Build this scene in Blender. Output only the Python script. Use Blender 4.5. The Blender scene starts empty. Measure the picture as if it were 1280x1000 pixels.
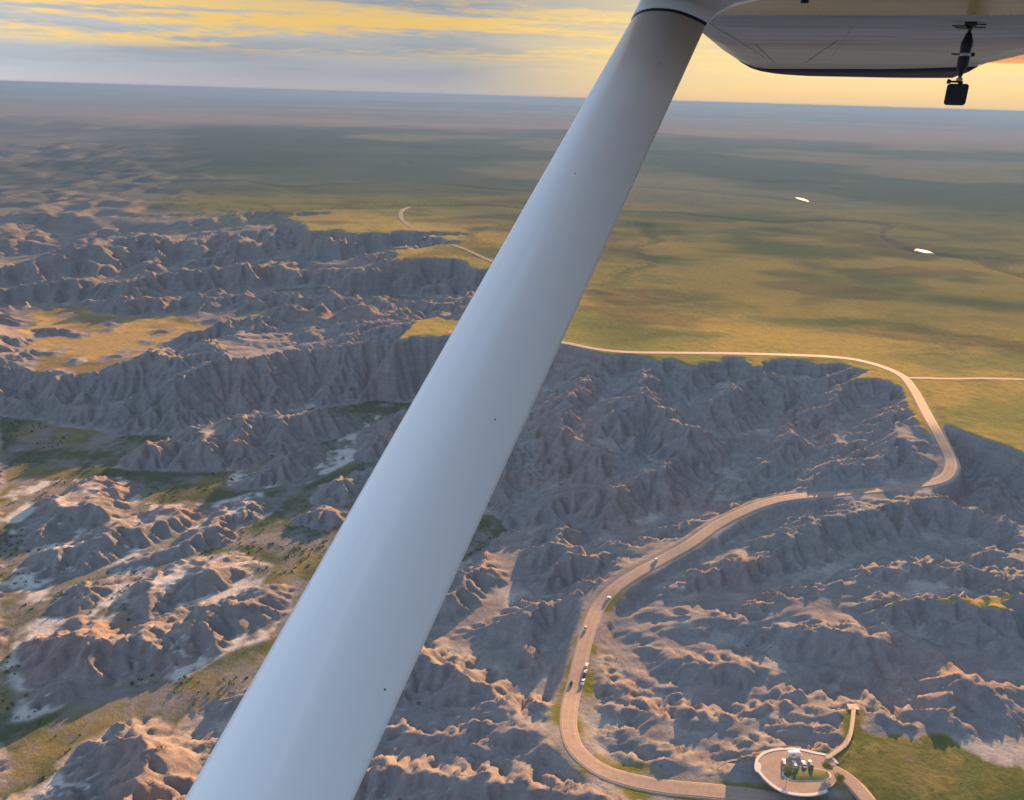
# Badlands at sunset seen past the wing strut of a light aircraft.  Units are metres; the aircraft flies about 300 m above ground.
import bpy, bmesh, math, heapq, random
import numpy as np
from mathutils import Vector, Matrix

scene = bpy.context.scene
R = math.radians
# ---------------------------------------------------------------- camera
CAM_Z = 360.0
cam_data = bpy.data.cameras.new('camera')
cam = bpy.data.objects.new('camera', cam_data)
scene.collection.objects.link(cam)
cam_data.sensor_width = 36.0
cam_data.lens = 28.125
cam_data.clip_start = 0.05
cam_data.clip_end = 400000.0
scene.cycles.max_bounces = 6
scene.cycles.diffuse_bounces = 2
scene.cycles.volume_bounces = 0
CAM_M = Matrix.Rotation(R(90 - 20.8), 4, 'X') @ Matrix.Rotation(R(1.7), 4, 'Z')
cam.matrix_world = Matrix.Translation((0, 0, CAM_Z)) @ CAM_M
scene.camera = cam

# ---------------------------------------------------------------- sun, sky, exposure
SUN_AZ, SUN_EL = 23.0, 11.0            # degrees right of the view direction (+Y), and above the horizon
scene.view_settings.view_transform = 'Standard'
scene.view_settings.look = 'None'
scene.view_settings.gamma = 1.0
scene.view_settings.use_curve_mapping = False
scene.view_settings.exposure = 2.15

sun_data = bpy.data.lights.new('sun', 'SUN')
sun_data.energy = 5.0
sun_data.angle = R(0.6)
sun_data.color = (1.0, 0.53, 0.235)
sun = bpy.data.objects.new('sun', sun_data)
scene.collection.objects.link(sun)
SUN_DIR = Vector((math.sin(R(SUN_AZ)) * math.cos(R(SUN_EL)), math.cos(R(SUN_AZ)) * math.cos(R(SUN_EL)), math.sin(R(SUN_EL))))
sun.rotation_euler = SUN_DIR.to_track_quat('Z', 'Y').to_euler()
sun.location = (0, 0, 600)

class Nodes:
    """small helper for building node trees"""
    def __init__(s, tree):
        s.t = tree; s.n = tree.nodes; s.l = tree.links
    def add(s, typ, ins=None, **props):
        n = s.n.new(typ)
        for k, v in props.items(): setattr(n, k, v)
        for k, v in (ins or {}).items():
            if hasattr(v, 'is_output'): s.l.new(v, n.inputs[k])
            else: n.inputs[k].default_value = v
        return n
    def math(s, op, a, b=None, c=None, clamp=False):
        i = {0: a}
        if b is not None: i[1] = b
        if c is not None: i[2] = c
        return s.add('ShaderNodeMath', i, operation=op, use_clamp=clamp).outputs[0]
    def vmath(s, op, a, b=None):
        i = {0: a}
        if b is not None: i[1] = b
        n = s.add('ShaderNodeVectorMath', i, operation=op)
        return n.outputs['Value'] if op in ('DOT_PRODUCT', 'LENGTH') else n.outputs[0]
    def mix(s, f, a, b, blend='MIX'):
        n = s.add('ShaderNodeMix', data_type='RGBA', blend_type=blend, clamp_factor=True)
        for sock, v in ((n.inputs[0], f), (n.inputs[6], a), (n.inputs[7], b)):
            if hasattr(v, 'is_output'): s.l.new(v, sock)
            else: sock.default_value = v if not isinstance(v, tuple) else (*v, 1.0)[:4]
        return n.outputs[2]
    def ramp(s, f, lo, hi, interp='SMOOTHSTEP'):
        n = s.add('ShaderNodeMapRange', {0: f, 1: lo, 2: hi, 3: 0.0, 4: 1.0}, interpolation_type=interp)
        return n.outputs[0]
    def noise(s, vec, scale, detail=3.0, rough=0.5, distort=0.0):
        n = s.add('ShaderNodeTexNoise', {'Vector': vec, 'Scale': scale, 'Detail': detail, 'Roughness': rough, 'Distortion': distort})
        return n.outputs[0]

world = bpy.data.worlds.new('World')
scene.world = world
world.use_nodes = True
W = Nodes(world.node_tree)
for n in list(W.n): W.n.remove(n)
sky = W.add('ShaderNodeTexSky', sky_type='NISHITA', sun_disc=False, sun_elevation=R(SUN_EL), sun_rotation=R(SUN_AZ),
            altitude=900.0, air_density=1.0, dust_density=2.0, ozone_density=1.5)
dirv = W.vmath('NORMALIZE', W.add('ShaderNodeTexCoord').outputs['Generated'])
sep = W.add('ShaderNodeSeparateXYZ', {0: dirv})
sx, sy, sz = sep.outputs
# how near a direction lies to the sun's side of the horizon, 0..1
toward = W.vmath('DOT_PRODUCT', dirv, (math.sin(R(SUN_AZ)), math.cos(R(SUN_AZ)), 0.0))
warm = W.ramp(toward, 0.87, 0.995)
back = W.ramp(toward, 0.55, -0.35)          # the dim side of the sky, away from the sunset
def cloud_vec(hx, hz, off):
    c = W.add('ShaderNodeCombineXYZ', {0: W.math('MULTIPLY', sx, hx), 1: W.math('MULTIPLY', sy, hx), 2: W.math('MULTIPLY_ADD', sz, hz, off)})
    return c.outputs[0]
# a sheet of stratus in long streaks: close-packed towards the horizon, opening to clear sky overhead
sheet = W.noise(cloud_vec(1.5, 18.0, 3.1), 1.6, 6.0, 0.55, 0.25)
low = W.ramp(sz, 0.42, 0.16)
sheet_f = W.math('MAXIMUM', W.math('MULTIPLY', W.ramp(sheet, 0.38, 0.60), 0.75), W.math('MULTIPLY', low, 0.97))
shade = W.ramp(sheet, 0.36, 0.66)
sheet_col = W.mix(warm, W.mix(shade, (2.4, 2.75, 3.3), (3.7, 3.8, 3.9)), W.mix(shade, (6.0, 5.0, 3.4), (8.0, 5.9, 2.6)))
sheet_col = W.mix(back, sheet_col, W.mix(shade, (1.7, 2.2, 3.1), (2.3, 2.7, 3.5)))
over = W.ramp(sz, 0.25, 0.85)
sheet_col = W.mix(over, sheet_col, W.mix(shade, (3.2, 4.3, 6.0), (4.4, 5.4, 6.9)))
c1 = W.mix(sheet_f, sky.outputs[0], sheet_col)
# sunlit cloud bellies, golden, in broken bands
gold = W.noise(cloud_vec(1.3, 30.0, 0.35), 1.15, 7.0, 0.62, 0.35)
puff = W.noise(cloud_vec(9.0, 60.0, 1.7), 3.0, 5.0, 0.6, 0.6)
gold_m = W.math('MULTIPLY_ADD', W.math('SUBTRACT', puff, 0.5), 0.30, gold)
band = W.math('MULTIPLY', W.ramp(sz, 0.030, 0.050), W.ramp(sz, 0.125, 0.07))
gold_f = W.math('MULTIPLY', W.math('MULTIPLY', W.ramp(gold_m, 0.45, 0.60), band), W.math('SUBTRACT', 1.0, back))
gold_col = W.mix(warm, (7.0, 4.7, 1.6), (9.5, 6.8, 2.5))
c2 = W.mix(gold_f, c1, gold_col)
# low haze bank that hugs the horizon
haze_f = W.ramp(sz, 0.05, 0.0)
haze_col = W.mix(warm, (3.2, 3.4, 3.9), (8.8, 6.0, 2.4))
haze_col = W.mix(back, haze_col, (0.5, 0.65, 1.0))
c3 = W.mix(W.math('MULTIPLY', haze_f, 0.85), c2, haze_col)
c3 = W.mix(W.math('MULTIPLY', W.ramp(sz, 0.022, 0.0), 0.9), c3, W.mix(back, W.mix(warm, (4.0, 3.8, 4.0), (7.4, 5.2, 2.9)), (0.5, 0.65, 1.0)))
# the sky is clearer and brighter away to the left, duller behind on the right
side = W.ramp(W.vmath('DOT_PRODUCT', dirv, (-0.84, -0.45, 0.30)), -0.25, 0.95)
level = W.math('MULTIPLY_ADD', side, 1.12, 0.54)
lev = W.add('ShaderNodeCombineXYZ', {0: level, 1: level, 2: level}).outputs[0]
c4 = W.vmath('MULTIPLY', c3, lev)
bg = W.add('ShaderNodeBackground', {'Color': c4, 'Strength': 0.05})
out = W.add('ShaderNodeOutputWorld', {'Surface': bg.outputs[0]})

# ---------------------------------------------------------------- general helpers
def link(o, parent=None):
    scene.collection.objects.link(o)
    if parent is not None: o.parent = parent
    return o
def mesh_object(name, verts, faces, mat, parent=None, smooth=False):
    me = bpy.data.meshes.new(name)
    me.from_pydata([tuple(map(float, v)) for v in verts], [], faces)
    if mat: me.materials.append(mat)
    if smooth:
        for p in me.polygons: p.use_smooth = True
    me.update()
    return link(bpy.data.objects.new(name, me), parent)
def bm_object(name, bm, mat, parent=None, smooth=False):
    me = bpy.data.meshes.new(name)
    bmesh.ops.recalc_face_normals(bm, faces=bm.faces)
    bm.to_mesh(me); bm.free()
    if mat: me.materials.append(mat)
    if smooth:
        for p in me.polygons: p.use_smooth = True
    return link(bpy.data.objects.new(name, me), parent)
def tag(o, label, category=None, group=None, kind=None):
    o['label'] = label
    if category: o['category'] = category
    if group: o['group'] = group
    if kind: o['kind'] = kind
    return o
def empty(name, loc, rz=0.0):
    o = bpy.data.objects.new(name, None)
    o.location = loc; o.rotation_euler = (0, 0, rz); o.empty_display_size = 0.2
    return link(o)
def add_box(bm, cx, cy, cz, sx_, sy_, sz_, bevel=0.0, seg=2):
    r = bmesh.ops.create_cube(bm, size=1.0)
    bmesh.ops.scale(bm, vec=(sx_, sy_, sz_), verts=r['verts'])
    bmesh.ops.translate(bm, vec=(cx, cy, cz), verts=r['verts'])
    if bevel:
        ed = list({e for v in r['verts'] for e in v.link_edges})
        bmesh.ops.bevel(bm, geom=ed, offset=bevel, segments=seg, profile=0.5, affect='EDGES')
def loft(rings, closed=True, cap=True):
    """faces joining equal-length rings of vertices"""
    n = len(rings[0]); verts = [v for r in rings for v in r]; faces = []
    for i in range(len(rings) - 1):
        for k in range(n if closed else n - 1):
            a, b = i * n + k, i * n + (k + 1) % n
            faces.append((a, b, b + n, a + n))
    if cap and closed:
        faces.append(tuple(range(n))[::-1]); faces.append(tuple((len(rings) - 1) * n + k for k in range(n)))
    return verts, faces
def plain_material(name, col, rough=0.6, metal=0.0, coat=0.0, var=0.06, scale=8.0, bump=0.0, spec=0.5):
    """a painted or bare surface: base colour with slight mottling"""
    m = bpy.data.materials.new(name); m.use_nodes = True
    N = Nodes(m.node_tree); p = N.n['Principled BSDF']
    co = N.add('ShaderNodeTexCoord').outputs['Object']
    nz = N.noise(co, scale, 5.0, 0.6)
    dark = tuple(c * (1 - var * 2) for c in col); light = tuple(min(1, c * (1 + var)) for c in col)
    N.l.new(N.mix(N.ramp(nz, 0.3, 0.7), dark, light), p.inputs['Base Color'])
    N.l.new(N.math('MULTIPLY_ADD', nz, 0.12, rough - 0.06), p.inputs['Roughness'])
    p.inputs['Metallic'].default_value = metal
    p.inputs['Coat Weight'].default_value = coat
    p.inputs['Coat Roughness'].default_value = 0.06
    p.inputs['Specular IOR Level'].default_value = spec
    if bump:
        b = N.add('ShaderNodeBump', {'Strength': bump, 'Distance': 0.05, 'Height': nz})
        N.l.new(b.outputs[0], p.inputs['Normal'])
    return m
# ---------------------------------------------------------------- plan of the place, in metres (x right, y away from the aircraft)
PLATEAU = [(-2600.0, 9000.0), (-1400.0, 3600.0), (-620.0, 2050.0), (-440.8, 1698.3), (-352.2, 1653.4), (-298.1, 1703.6), (-217.8, 1739.3), (-141.2,
    1651.5), (-200.0, 1594.7), (-260.9, 1557.7), (-232.2, 1511.5), (-237.9, 1470.5), (-275.4, 1441.5), (-318.3, 1405.3), (-343.0, 1366.2), (-271.2,
    1380.4), (-205.5, 1407.9), (-167.8, 1450.6), (-108.3, 1475.2), (-87.6, 1383.2), (-35.0, 1397.9), (-9.9, 1217.2), (-55.9, 1063.4), (-90.3, 1055.3),
    (-102.6, 1070.9), (-143.3, 1045.1), (-136.0, 1021.6), (-164.7, 976.5), (-180.8, 925.8), (-193.6, 889.1), (-145.9, 919.4), (-100.1, 940.8), (-76.6,
    953.6), (-22.0, 952.3), (37.7, 958.5), (62.6, 957.6), (90.1, 926.8), (113.5, 900.6), (140.7, 906.3), (160.9, 902.1), (182.5, 874.2), (221.2,
    883.7), (242.4, 894.7), (272.0, 882.6), (297.2, 906.0), (342.3, 913.4), (363.0, 891.2), (390.2, 908.8), (412.0, 878.2), (371.3, 844.0), (408.5,
    850.0), (419.9, 835.1), (410.3, 791.7), (400.1, 745.5), (395.2, 718.0), (403.9, 708.7), (421.5, 718.0), (428.4, 685.7), (456.3, 640.5), (1500.0,
    760.0), (9000.0, 3000.0), (9000.0, 9000.0)]
OVERLOOK = [(107.5, 312.5), (119.1, 318.7), (132.9, 324.1), (147.1, 327.4), (161.6, 326.8), (169.3, 323.9), (180.0, 332.5), (187.2, 344.9), (193.5,
    357.9), (197.2, 358.1), (200.1, 347.8), (207.3, 341.0), (222.6, 337.0), (245.1, 329.5), (272.3, 320.4), (420.0, 330.0), (420.0, 240.0), (120.0,
    240.0), (127.8, 289.0), (113.4, 300.2)]
KNOLL = [(243.0, 451.3), (264.3, 455.1), (288.5, 461.0), (311.4, 457.5), (349.9, 455.8), (332.2, 426.3), (303.1, 433.2), (290.1, 436.8), (286.7,
    444.5), (272.2, 449.2), (253.3, 444.6)]
SHELF = [(-749.6, 1203.6), (-634.7, 1197.4), (-473.6, 1164.0), (-422.8, 1193.0), (-388.0, 1221.3), (-412.5, 1161.7), (-442.8, 1119.0), (-480.7,
    1050.8), (-469.1, 990.7), (-513.4, 969.6), (-527.5, 877.5), (-538.4, 834.1)]
FLOOR = [(-584.4, 842.1), (-527.2, 829.7), (-447.8, 805.8), (-364.8, 796.5), (-338.2, 844.5), (-289.5, 865.5), (-229.9, 890.8), (-167.7, 920.1),
    (-117.8, 916.0), (-75.6, 882.5), (-67.7, 790.4), (-75.1, 695.3), (-44.6, 649.2), (-11.4, 643.7), (3.5, 611.8), (-23.0, 581.5), (-56.8, 549.5),
    (-77.3, 490.5), (-104.5, 479.7), (-128.8, 460.4), (-154.6, 434.1), (-170.7, 403.0), (-190.1, 381.4), (-195.7, 371.5), (-228.9, 376.6), (-241.4,
    363.3), (-252.8, 333.7), (-266.3, 319.9)]
MOUNDS = [[(-400.7, 714.2), (-345.2, 708.9), (-269.1, 717.6), (-243.4, 753.4), (-216.7, 779.6), (-181.3, 803.6), (-171.2, 833.6), (-187.1, 868.6),
    (-233.8, 867.4), (-346.6, 818.0), (-389.7, 755.0)], [(-272.3, 687.6), (-241.8, 681.2), (-204.3, 698.9), (-190.5, 722.9), (-181.9, 757.8), (-203.1,
    776.5), (-243.1, 738.0)], [(-182.1, 649.9), (-151.0, 648.7), (-126.7, 678.7), (-109.4, 717.5), (-128.7, 738.3), (-183.9, 695.1)], [(-195.7,
    611.2), (-163.1, 606.3), (-145.3, 621.2), (-135.4, 643.7), (-172.7, 647.4), (-196.8, 628.1)], [(-164.3, 753.1), (-138.0, 745.2), (-102.1, 787.9),
    (-87.3, 856.7), (-132.1, 878.0), (-169.9, 826.8)], [(-437.8, 637.1), (-407.1, 690.7), (-365.8, 684.9), (-338.5, 649.4), (-334.6, 617.0), (-363.2,
    590.6), (-393.5, 560.9)], [(-386.8, 549.2), (-360.6, 585.5), (-327.4, 624.6), (-307.4, 645.2), (-270.6, 638.4), (-275.6, 606.5), (-298.1, 566.2),
    (-331.6, 529.3), (-366.5, 514.4)], [(-290.7, 564.1), (-273.2, 603.9), (-263.8, 635.8), (-239.3, 668.3), (-224.2, 650.3), (-219.8, 623.9), (-237.9,
    606.0), (-231.9, 579.9), (-261.3, 556.1), (-303.3, 535.2), (-322.2, 535.4)], [(-334.5, 489.5), (-332.3, 513.0), (-300.3, 528.7), (-292.9, 554.3),
    (-291.4, 509.9), (-302.6, 484.3), (-317.4, 474.1)], [(-272.1, 481.0), (-281.9, 515.6), (-267.0, 546.3), (-219.5, 566.8), (-198.0, 552.4), (-206.5,
    527.0), (-225.0, 513.3), (-239.1, 492.3), (-254.8, 467.9)], [(-313.7, 451.8), (-309.1, 474.5), (-263.8, 462.9), (-241.0, 482.5), (-218.4, 508.4),
    (-191.0, 517.1), (-158.5, 514.6), (-152.8, 479.2), (-175.5, 467.1), (-185.0, 453.5), (-209.2, 423.7), (-246.0, 413.0), (-260.9, 392.1), (-290.8,
    384.0), (-329.7, 451.1)], [(-230.4, 348.7), (-235.6, 368.6), (-221.3, 378.9), (-197.5, 375.9), (-177.4, 359.7), (-170.5, 336.8), (-184.5, 328.1),
    (-212.2, 340.8)], [(-246.7, 315.5), (-254.0, 328.2), (-242.0, 334.1), (-220.2, 321.5), (-214.4, 301.8), (-231.9, 296.5)]]
ZFLOOR = [(-487.0, 764.6, 0), (-242.6, 637.1, 2), (-151.8, 558.9, 4), (-254.1, 378.8, 2), (3.2, 626.6, 8), (-40.0, 465.6, 8), (31.4, 430.1, 12),
    (219.7, 775.2, 32), (125.4, 693.9, 18), (117.5, 445.9, 22), (186.7, 414.8, 30), (267.1, 429.4, 40), (-12.1, 351.1, 8), (374.1, 599.0, 36), (228.3,
    541.4, 28), (-591.7, 960.4, 20), (-138.8, 925.6, 4), (51.8, 314.8, 20), (400.4, 531.8, 40), (-140.7, 326.3, 0), (159.2, 628.8, 16)]
ZCREST = [(47.9, 733.4, 66), (1.3, 671.0, 58), (133.2, 779.8, 68), (226.8, 826.4, 72), (304.5, 794.1, 68), (374.9, 759.4, 66), (9.1, 630.0, 46),
    (88.3, 651.3, 46), (158.8, 686.8, 56), (265.7, 667.7, 52), (334.0, 655.6, 52), (9.8, 616.1, 22), (41.3, 546.0, 26), (9.9, 452.7, 26), (106.4,
    561.7, 26), (64.1, 516.6, 24), (-358.5, 863.7, 50), (-485.1, 837.7, 36), (-221.5, 869.5, 62), (-130.4, 877.2, 72), (-341.1, 951.1, 52), (-422.4,
    904.5, 44), (-276.0, 723.5, 34), (-355.0, 701.9, 24), (-183.4, 772.1, 34), (-371.2, 625.5, 20), (-255.9, 582.6, 24), (-347.5, 519.5, 22), (-297.8,
    530.4, 24), (-225.4, 501.3, 24), (-183.7, 464.0, 24), (-244.5, 418.6, 30), (-265.7, 392.2, 32), (-191.7, 333.3, 30), (-225.8, 683.5, 20), (-149.7,
    647.5, 24), (-61.0, 381.9, 42), (-14.9, 400.9, 40), (-31.0, 360.8, 44), (9.7, 371.7, 36), (-11.2, 321.8, 48), (-48.6, 295.8, 52), (9.5, 298.8,
    46), (-86.9, 291.4, 40), (284.8, 543.8, 64), (359.6, 568.3, 60), (200.4, 561.5, 44), (196.7, 455.2, 50), (287.2, 484.1, 66), (159.7, 523.3, 44),
    (123.4, 484.2, 34), (93.2, 469.3, 30), (63.4, 394.7, 30), (97.5, 349.7, 42), (140.3, 347.1, 46), (73.4, 333.4, 40), (182.8, 412.4, 50), (223.9,
    394.1, 54), (261.7, 374.8, 54), (168.5, 366.9, 46), (208.1, 353.7, 48)]
ROAD = [(-84.3, 985.3, 76), (-22.9, 984.5, 76.0), (37.9, 965.7, 76.0), (67.2, 951.3, 76.0), (100.1, 931.1, 76.0), (123.6, 923.7, 76), (152.3, 922.1,
    75.9), (201.1, 925.6, 75.8), (250.3, 929.2, 75.7), (299.4, 931.2, 75.6), (348.1, 931.5, 75.4), (386.2, 929.2, 75.3), (413.4, 919.6, 75.2), (433.0,
    897.4, 75.1), (442.6, 864.1, 75), (435.5, 818.6, 74.0), (422.2, 767.7, 73.0), (410.3, 722.4, 72), (404.1, 690.6, 68.0), (399.0, 665.1, 64),
    (391.8, 647.0, 62.0), (380.2, 632.7, 60.0), (364.9, 624.9, 58), (340.2, 622.2, 54.7), (312.4, 620.2, 51.3), (277.6, 617.7, 48), (242.6, 614.7,
    45.3), (216.6, 606.5, 42.7), (193.1, 593.1, 40), (169.4, 575.7, 37.0), (143.2, 550.5, 34.0), (120.4, 533.0, 31), (96.5, 513.9, 29.0), (78.5,
    496.2, 27.0), (65.9, 477.8, 25), (58.1, 457.0, 24.5), (52.2, 436.1, 24.0), (47.0, 412.8, 23.5), (42.1, 391.4, 23), (38.6, 373.0, 24.2), (37.7,
    357.1, 25.5), (40.3, 342.8, 26.8), (47.2, 331.7, 28), (56.8, 322.2, 30.3), (69.5, 315.3, 32.7), (84.8, 310.1, 35), (102.1, 306.8, 37.0), (121.0,
    303.2, 39.0), (137.2, 298.5, 41), (152.2, 291.6, 43.0), (171.2, 282.4, 45)]
SIDE_ROAD = [(443.8, 858.7, 75), (460.1, 858.8, 75), (486.8, 858.3, 76), (520.2, 859.9, 76), (590.1, 864.8, 76)]
FAR_ROAD = [(-6.8, 1390.2, 76), (-39.7, 1457.6, 76), (-94.5, 1562.3, 76), (-150.5, 1663.4, 76), (-192.8, 1748.4, 76), (-238.0, 1830.4, 76), (-270.7,
    1923.3, 76), (-293.2, 2028.5, 76), (-299.6, 2117.5, 76), (-289.6, 2184.5, 76)]
WASHES = [[(294.5, 817.6, 40), (244.9, 744.1, 33.0), (210.9, 700.7, 26), (178.9, 657.6, 21.5), (158.7, 627.0, 17), (129.4, 619.2, 14.0), (85.2, 595.9,
    11), (69.5, 612.9, 10.0), (52.7, 623.5, 9.0), (17.3, 611.9, 8), (-10.2, 597.2, 7.0), (-49.2, 573.5, 6), (-87.3, 561.6, 4.5), (-132.9, 561.5, 3)],
    [(123.4, 686.6, 30), (77.2, 672.6, 22.0), (40.2, 676.0, 14), (17.6, 666.4, 11.5), (3.0, 639.4, 9), (-4.8, 602.0, 7.5)], [(11.7, 607.5, 8), (-1.6,
    572.1, 8.5), (4.0, 547.7, 9), (7.3, 526.0, 8.7), (-0.4, 510.3, 8.3), (-18.5, 485.1, 8), (-40.1, 467.3, 6.7), (-72.7, 458.7, 5.3), (-119.0, 467.2,
    4)], [(204.3, 383.5, 34), (161.2, 396.9, 30.5), (130.4, 388.4, 27), (107.5, 394.0, 25.0), (94.6, 403.6, 23), (82.2, 410.6, 21.7), (75.2, 428.0,
    20.3), (72.2, 447.7, 19)], [(37.7, 453.9, 13), (30.4, 430.0, 12.0), (21.7, 415.4, 11), (5.3, 415.6, 10.2), (-16.6, 445.7, 9.5), (-39.2, 456.8,
    8)], [(354.5, 552.1, 46), (286.5, 536.9, 40.0), (228.9, 510.1, 34), (178.5, 497.2, 30.5), (142.5, 490.5, 27), (111.9, 478.2, 24.3), (88.0, 466.8,
    21.7), (72.4, 449.4, 19)], [(278.6, 414.8, 48), (224.1, 388.6, 41.0), (183.9, 408.3, 34), (154.8, 428.1, 29.5), (121.5, 440.5, 25), (91.4, 451.5,
    22.0), (74.2, 451.2, 19)], [(33.6, 328.6, 24), (-3.2, 349.1, 19.0), (-39.7, 355.8, 14), (-72.3, 359.1, 9.5), (-114.8, 362.1, 5), (-182.2, 379.5,
    1)], [(29.8, 291.3, 24), (-9.7, 298.4, 19.5), (-51.5, 310.6, 15), (-92.1, 305.7, 8)], [(410.7, 660.6, 44), (393.6, 604.9, 41.0), (441.4, 599.4,
    38)], [(397.8, 828.0, 60), (368.6, 800.2, 54.0), (314.2, 729.3, 48.0), (295.9, 703.4, 42.0), (267.0, 687.4, 36.0), (242.4, 672.5, 30.0), (214.7,
    655.1, 24), (176.7, 645.5, 18)], [(342.5, 898.4, 60), (323.4, 834.3, 53.3), (293.5, 789.6, 46.7), (305.9, 740.8, 40)], [(268.3, 909.2, 62),
    (250.7, 880.3, 55.5), (203.7, 820.9, 49.0), (212.4, 777.9, 42.5), (247.6, 761.8, 36)], [(186.5, 889.9, 62), (184.7, 824.5, 52.7), (187.1, 778.3,
    43.3), (231.7, 756.9, 34)], [(143.4, 918.8, 62), (116.0, 858.3, 55.2), (87.7, 798.6, 48.4), (74.4, 752.4, 41.6), (104.0, 720.3, 34.8), (138.5,
    709.5, 28)], [(62.9, 949.0, 60), (45.8, 875.3, 50.8), (19.4, 803.3, 41.6), (9.4, 758.5, 32.4), (21.5, 711.6, 23.2), (40.5, 682.7, 14)], [(246.3,
    601.4, 38), (214.6, 584.2, 35.2), (182.8, 561.6, 32.3), (151.8, 534.9, 29.5), (131.0, 521.5, 26.7), (110.3, 503.5, 23.8), (91.6, 472.5, 21)],
    [(306.5, 471.9, 52), (273.1, 481.7, 47.6), (240.2, 481.6, 43.1), (199.3, 457.8, 38.7), (160.7, 453.1, 34.3), (135.8, 460.6, 29.9), (113.2, 454.0,
    25.4), (91.9, 454.6, 21)], [(284.5, 437.6, 50), (259.0, 414.2, 45.3), (247.1, 397.1, 40.7), (219.1, 386.0, 36)], [(185.9, 374.5, 40), (161.5,
    369.6, 37.7), (135.1, 355.4, 35.3), (111.4, 347.9, 33.0), (85.8, 352.3, 30.7), (67.6, 348.1, 28.3), (55.2, 356.0, 26)], [(28.6, 366.4, 24), (-4.2,
    383.4, 19.2), (-33.0, 384.2, 14.5), (-62.2, 384.9, 9.8), (-113.2, 394.9, 5)], [(32.0, 343.3, 26), (5.5, 364.0, 22.5), (-17.6, 366.8, 19.0),
    (-40.5, 363.4, 15.5), (-69.0, 367.8, 12)]]
MID_WASHES = [[(-26.0, 1354.3, 34), (-115.3, 1348.0, 30.0), (-200.5, 1365.6, 26), (-314.2, 1373.9, 22.0), (-444.7, 1386.2, 18), (-545.5, 1352.0,
    16.0), (-660.4, 1300.7, 14), (-818.8, 1273.4, 12)], [(-150.9, 1765.9, 50), (-219.6, 1750.0, 42.0), (-351.2, 1705.9, 34), (-424.8, 1726.5, 28.0),
    (-556.5, 1598.1, 22), (-703.1, 1490.1, 18.0), (-887.0, 1389.5, 14)], [(-489.1, 2005.4, 50), (-662.9, 1925.4, 34), (-816.6, 1833.1, 26.0),
    (-1023.7, 1622.4, 18)], [(-180.8, 1434.7, 50), (-310.3, 1425.3, 32), (-451.0, 1407.9, 20)], [(-884.9, 2263.3, 40), (-1128.2, 2083.2, 30),
    (-1405.3, 1887.0, 22)]]
SILT_FLATS = [[(-474.1, 686.3), (-373.5, 701.6), (-330.0, 646.8), (-276.0, 653.3), (-234.3, 681.7), (-210.6, 639.1), (-236.6, 597.9), (-253.1, 568.7),
    (-311.6, 514.1), (-350.6, 477.1)], [(-322.1, 488.1), (-286.6, 554.7), (-220.7, 570.5), (-186.3, 554.2), (-185.9, 520.6), (-154.3, 516.9), (-143.2,
    473.2), (-180.4, 447.7), (-206.2, 416.2), (-254.7, 399.4), (-291.7, 377.3), (-340.1, 459.3)], [(-272.8, 682.5), (-269.1, 717.6), (-189.4, 792.2),
    (-160.2, 875.8), (-113.3, 879.5), (-162.4, 743.6), (-197.5, 687.4)], [(-239.1, 345.5), (-209.1, 343.8), (-174.9, 325.8), (-174.0, 303.2), (-230.4,
    301.3), (-248.3, 325.8)]]
LOT = [(130.8, 317.0), (134.8, 320.9), (140.9, 323.5), (148.3, 324.6), (154.4, 324.3), (161.2, 322.4), (168.0, 320.5), (170.1, 315.4), (168.3, 309.1),
    (164.4, 303.0), (157.8, 298.9), (150.1, 296.7), (142.3, 296.9), (136.4, 299.1), (132.6, 303.3), (130.1, 308.7), (129.4, 313.3)]
BOARDWALK = [(166.7, 319.6, 48), (173.3, 324.1, 48), (179.2, 328.7, 48), (184.1, 335.0, 48), (188.8, 343.9, 48), (194.0, 355.0, 48)]
LOT_ROAD = [(165.3, 313.2, 47.5), (170.3, 309.3, 47.5), (173.7, 304.5, 47.5), (176.1, 297.7, 47.5), (177.4, 291.2, 47.5), (177.4, 280.4, 47.5)]
WEST_PATH = [(132.7, 319.3, 47.5), (126.3, 319.8, 47.5), (117.8, 318.7, 47.5), (111.8, 315.8, 47.5), (108.2, 312.6, 47.5)]
CARS = {'road': [(114.2, 528.4, 30.5), (71.6, 487.6, 26.5), (50.2, 415.9, 23.6), (49.5, 411.4, 23.5), (48.8, 408.5, 23.4), (48.3, 405.3, 23.3), (44.6,
    399.0, 23.2), (51.6, 453.4, 24)], 'lot': [(143.2, 313.6, 47.6), (150.2, 315.1, 47.6), (148.3, 311.7, 47.6), (153.1, 312.1, 47.6), (156.5, 312.3,
    47.6)], 'bush': [(142.8, 308.2, 47.6), (165.1, 311.6, 47.6), (166.0, 304.1, 47.6)]}
PONDS = [(906.8, 2629.1), (873.2, 1726.4)]
# ---------------------------------------------------------------- terrain maths
_prng = np.random.default_rng(12)
_PERM = np.tile(_prng.permutation(1024).astype(np.int32), 3)
_ang = _prng.random(1024) * 2 * math.pi
_GX, _GY = np.cos(_ang).astype(np.float32), np.sin(_ang).astype(np.float32)

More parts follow.
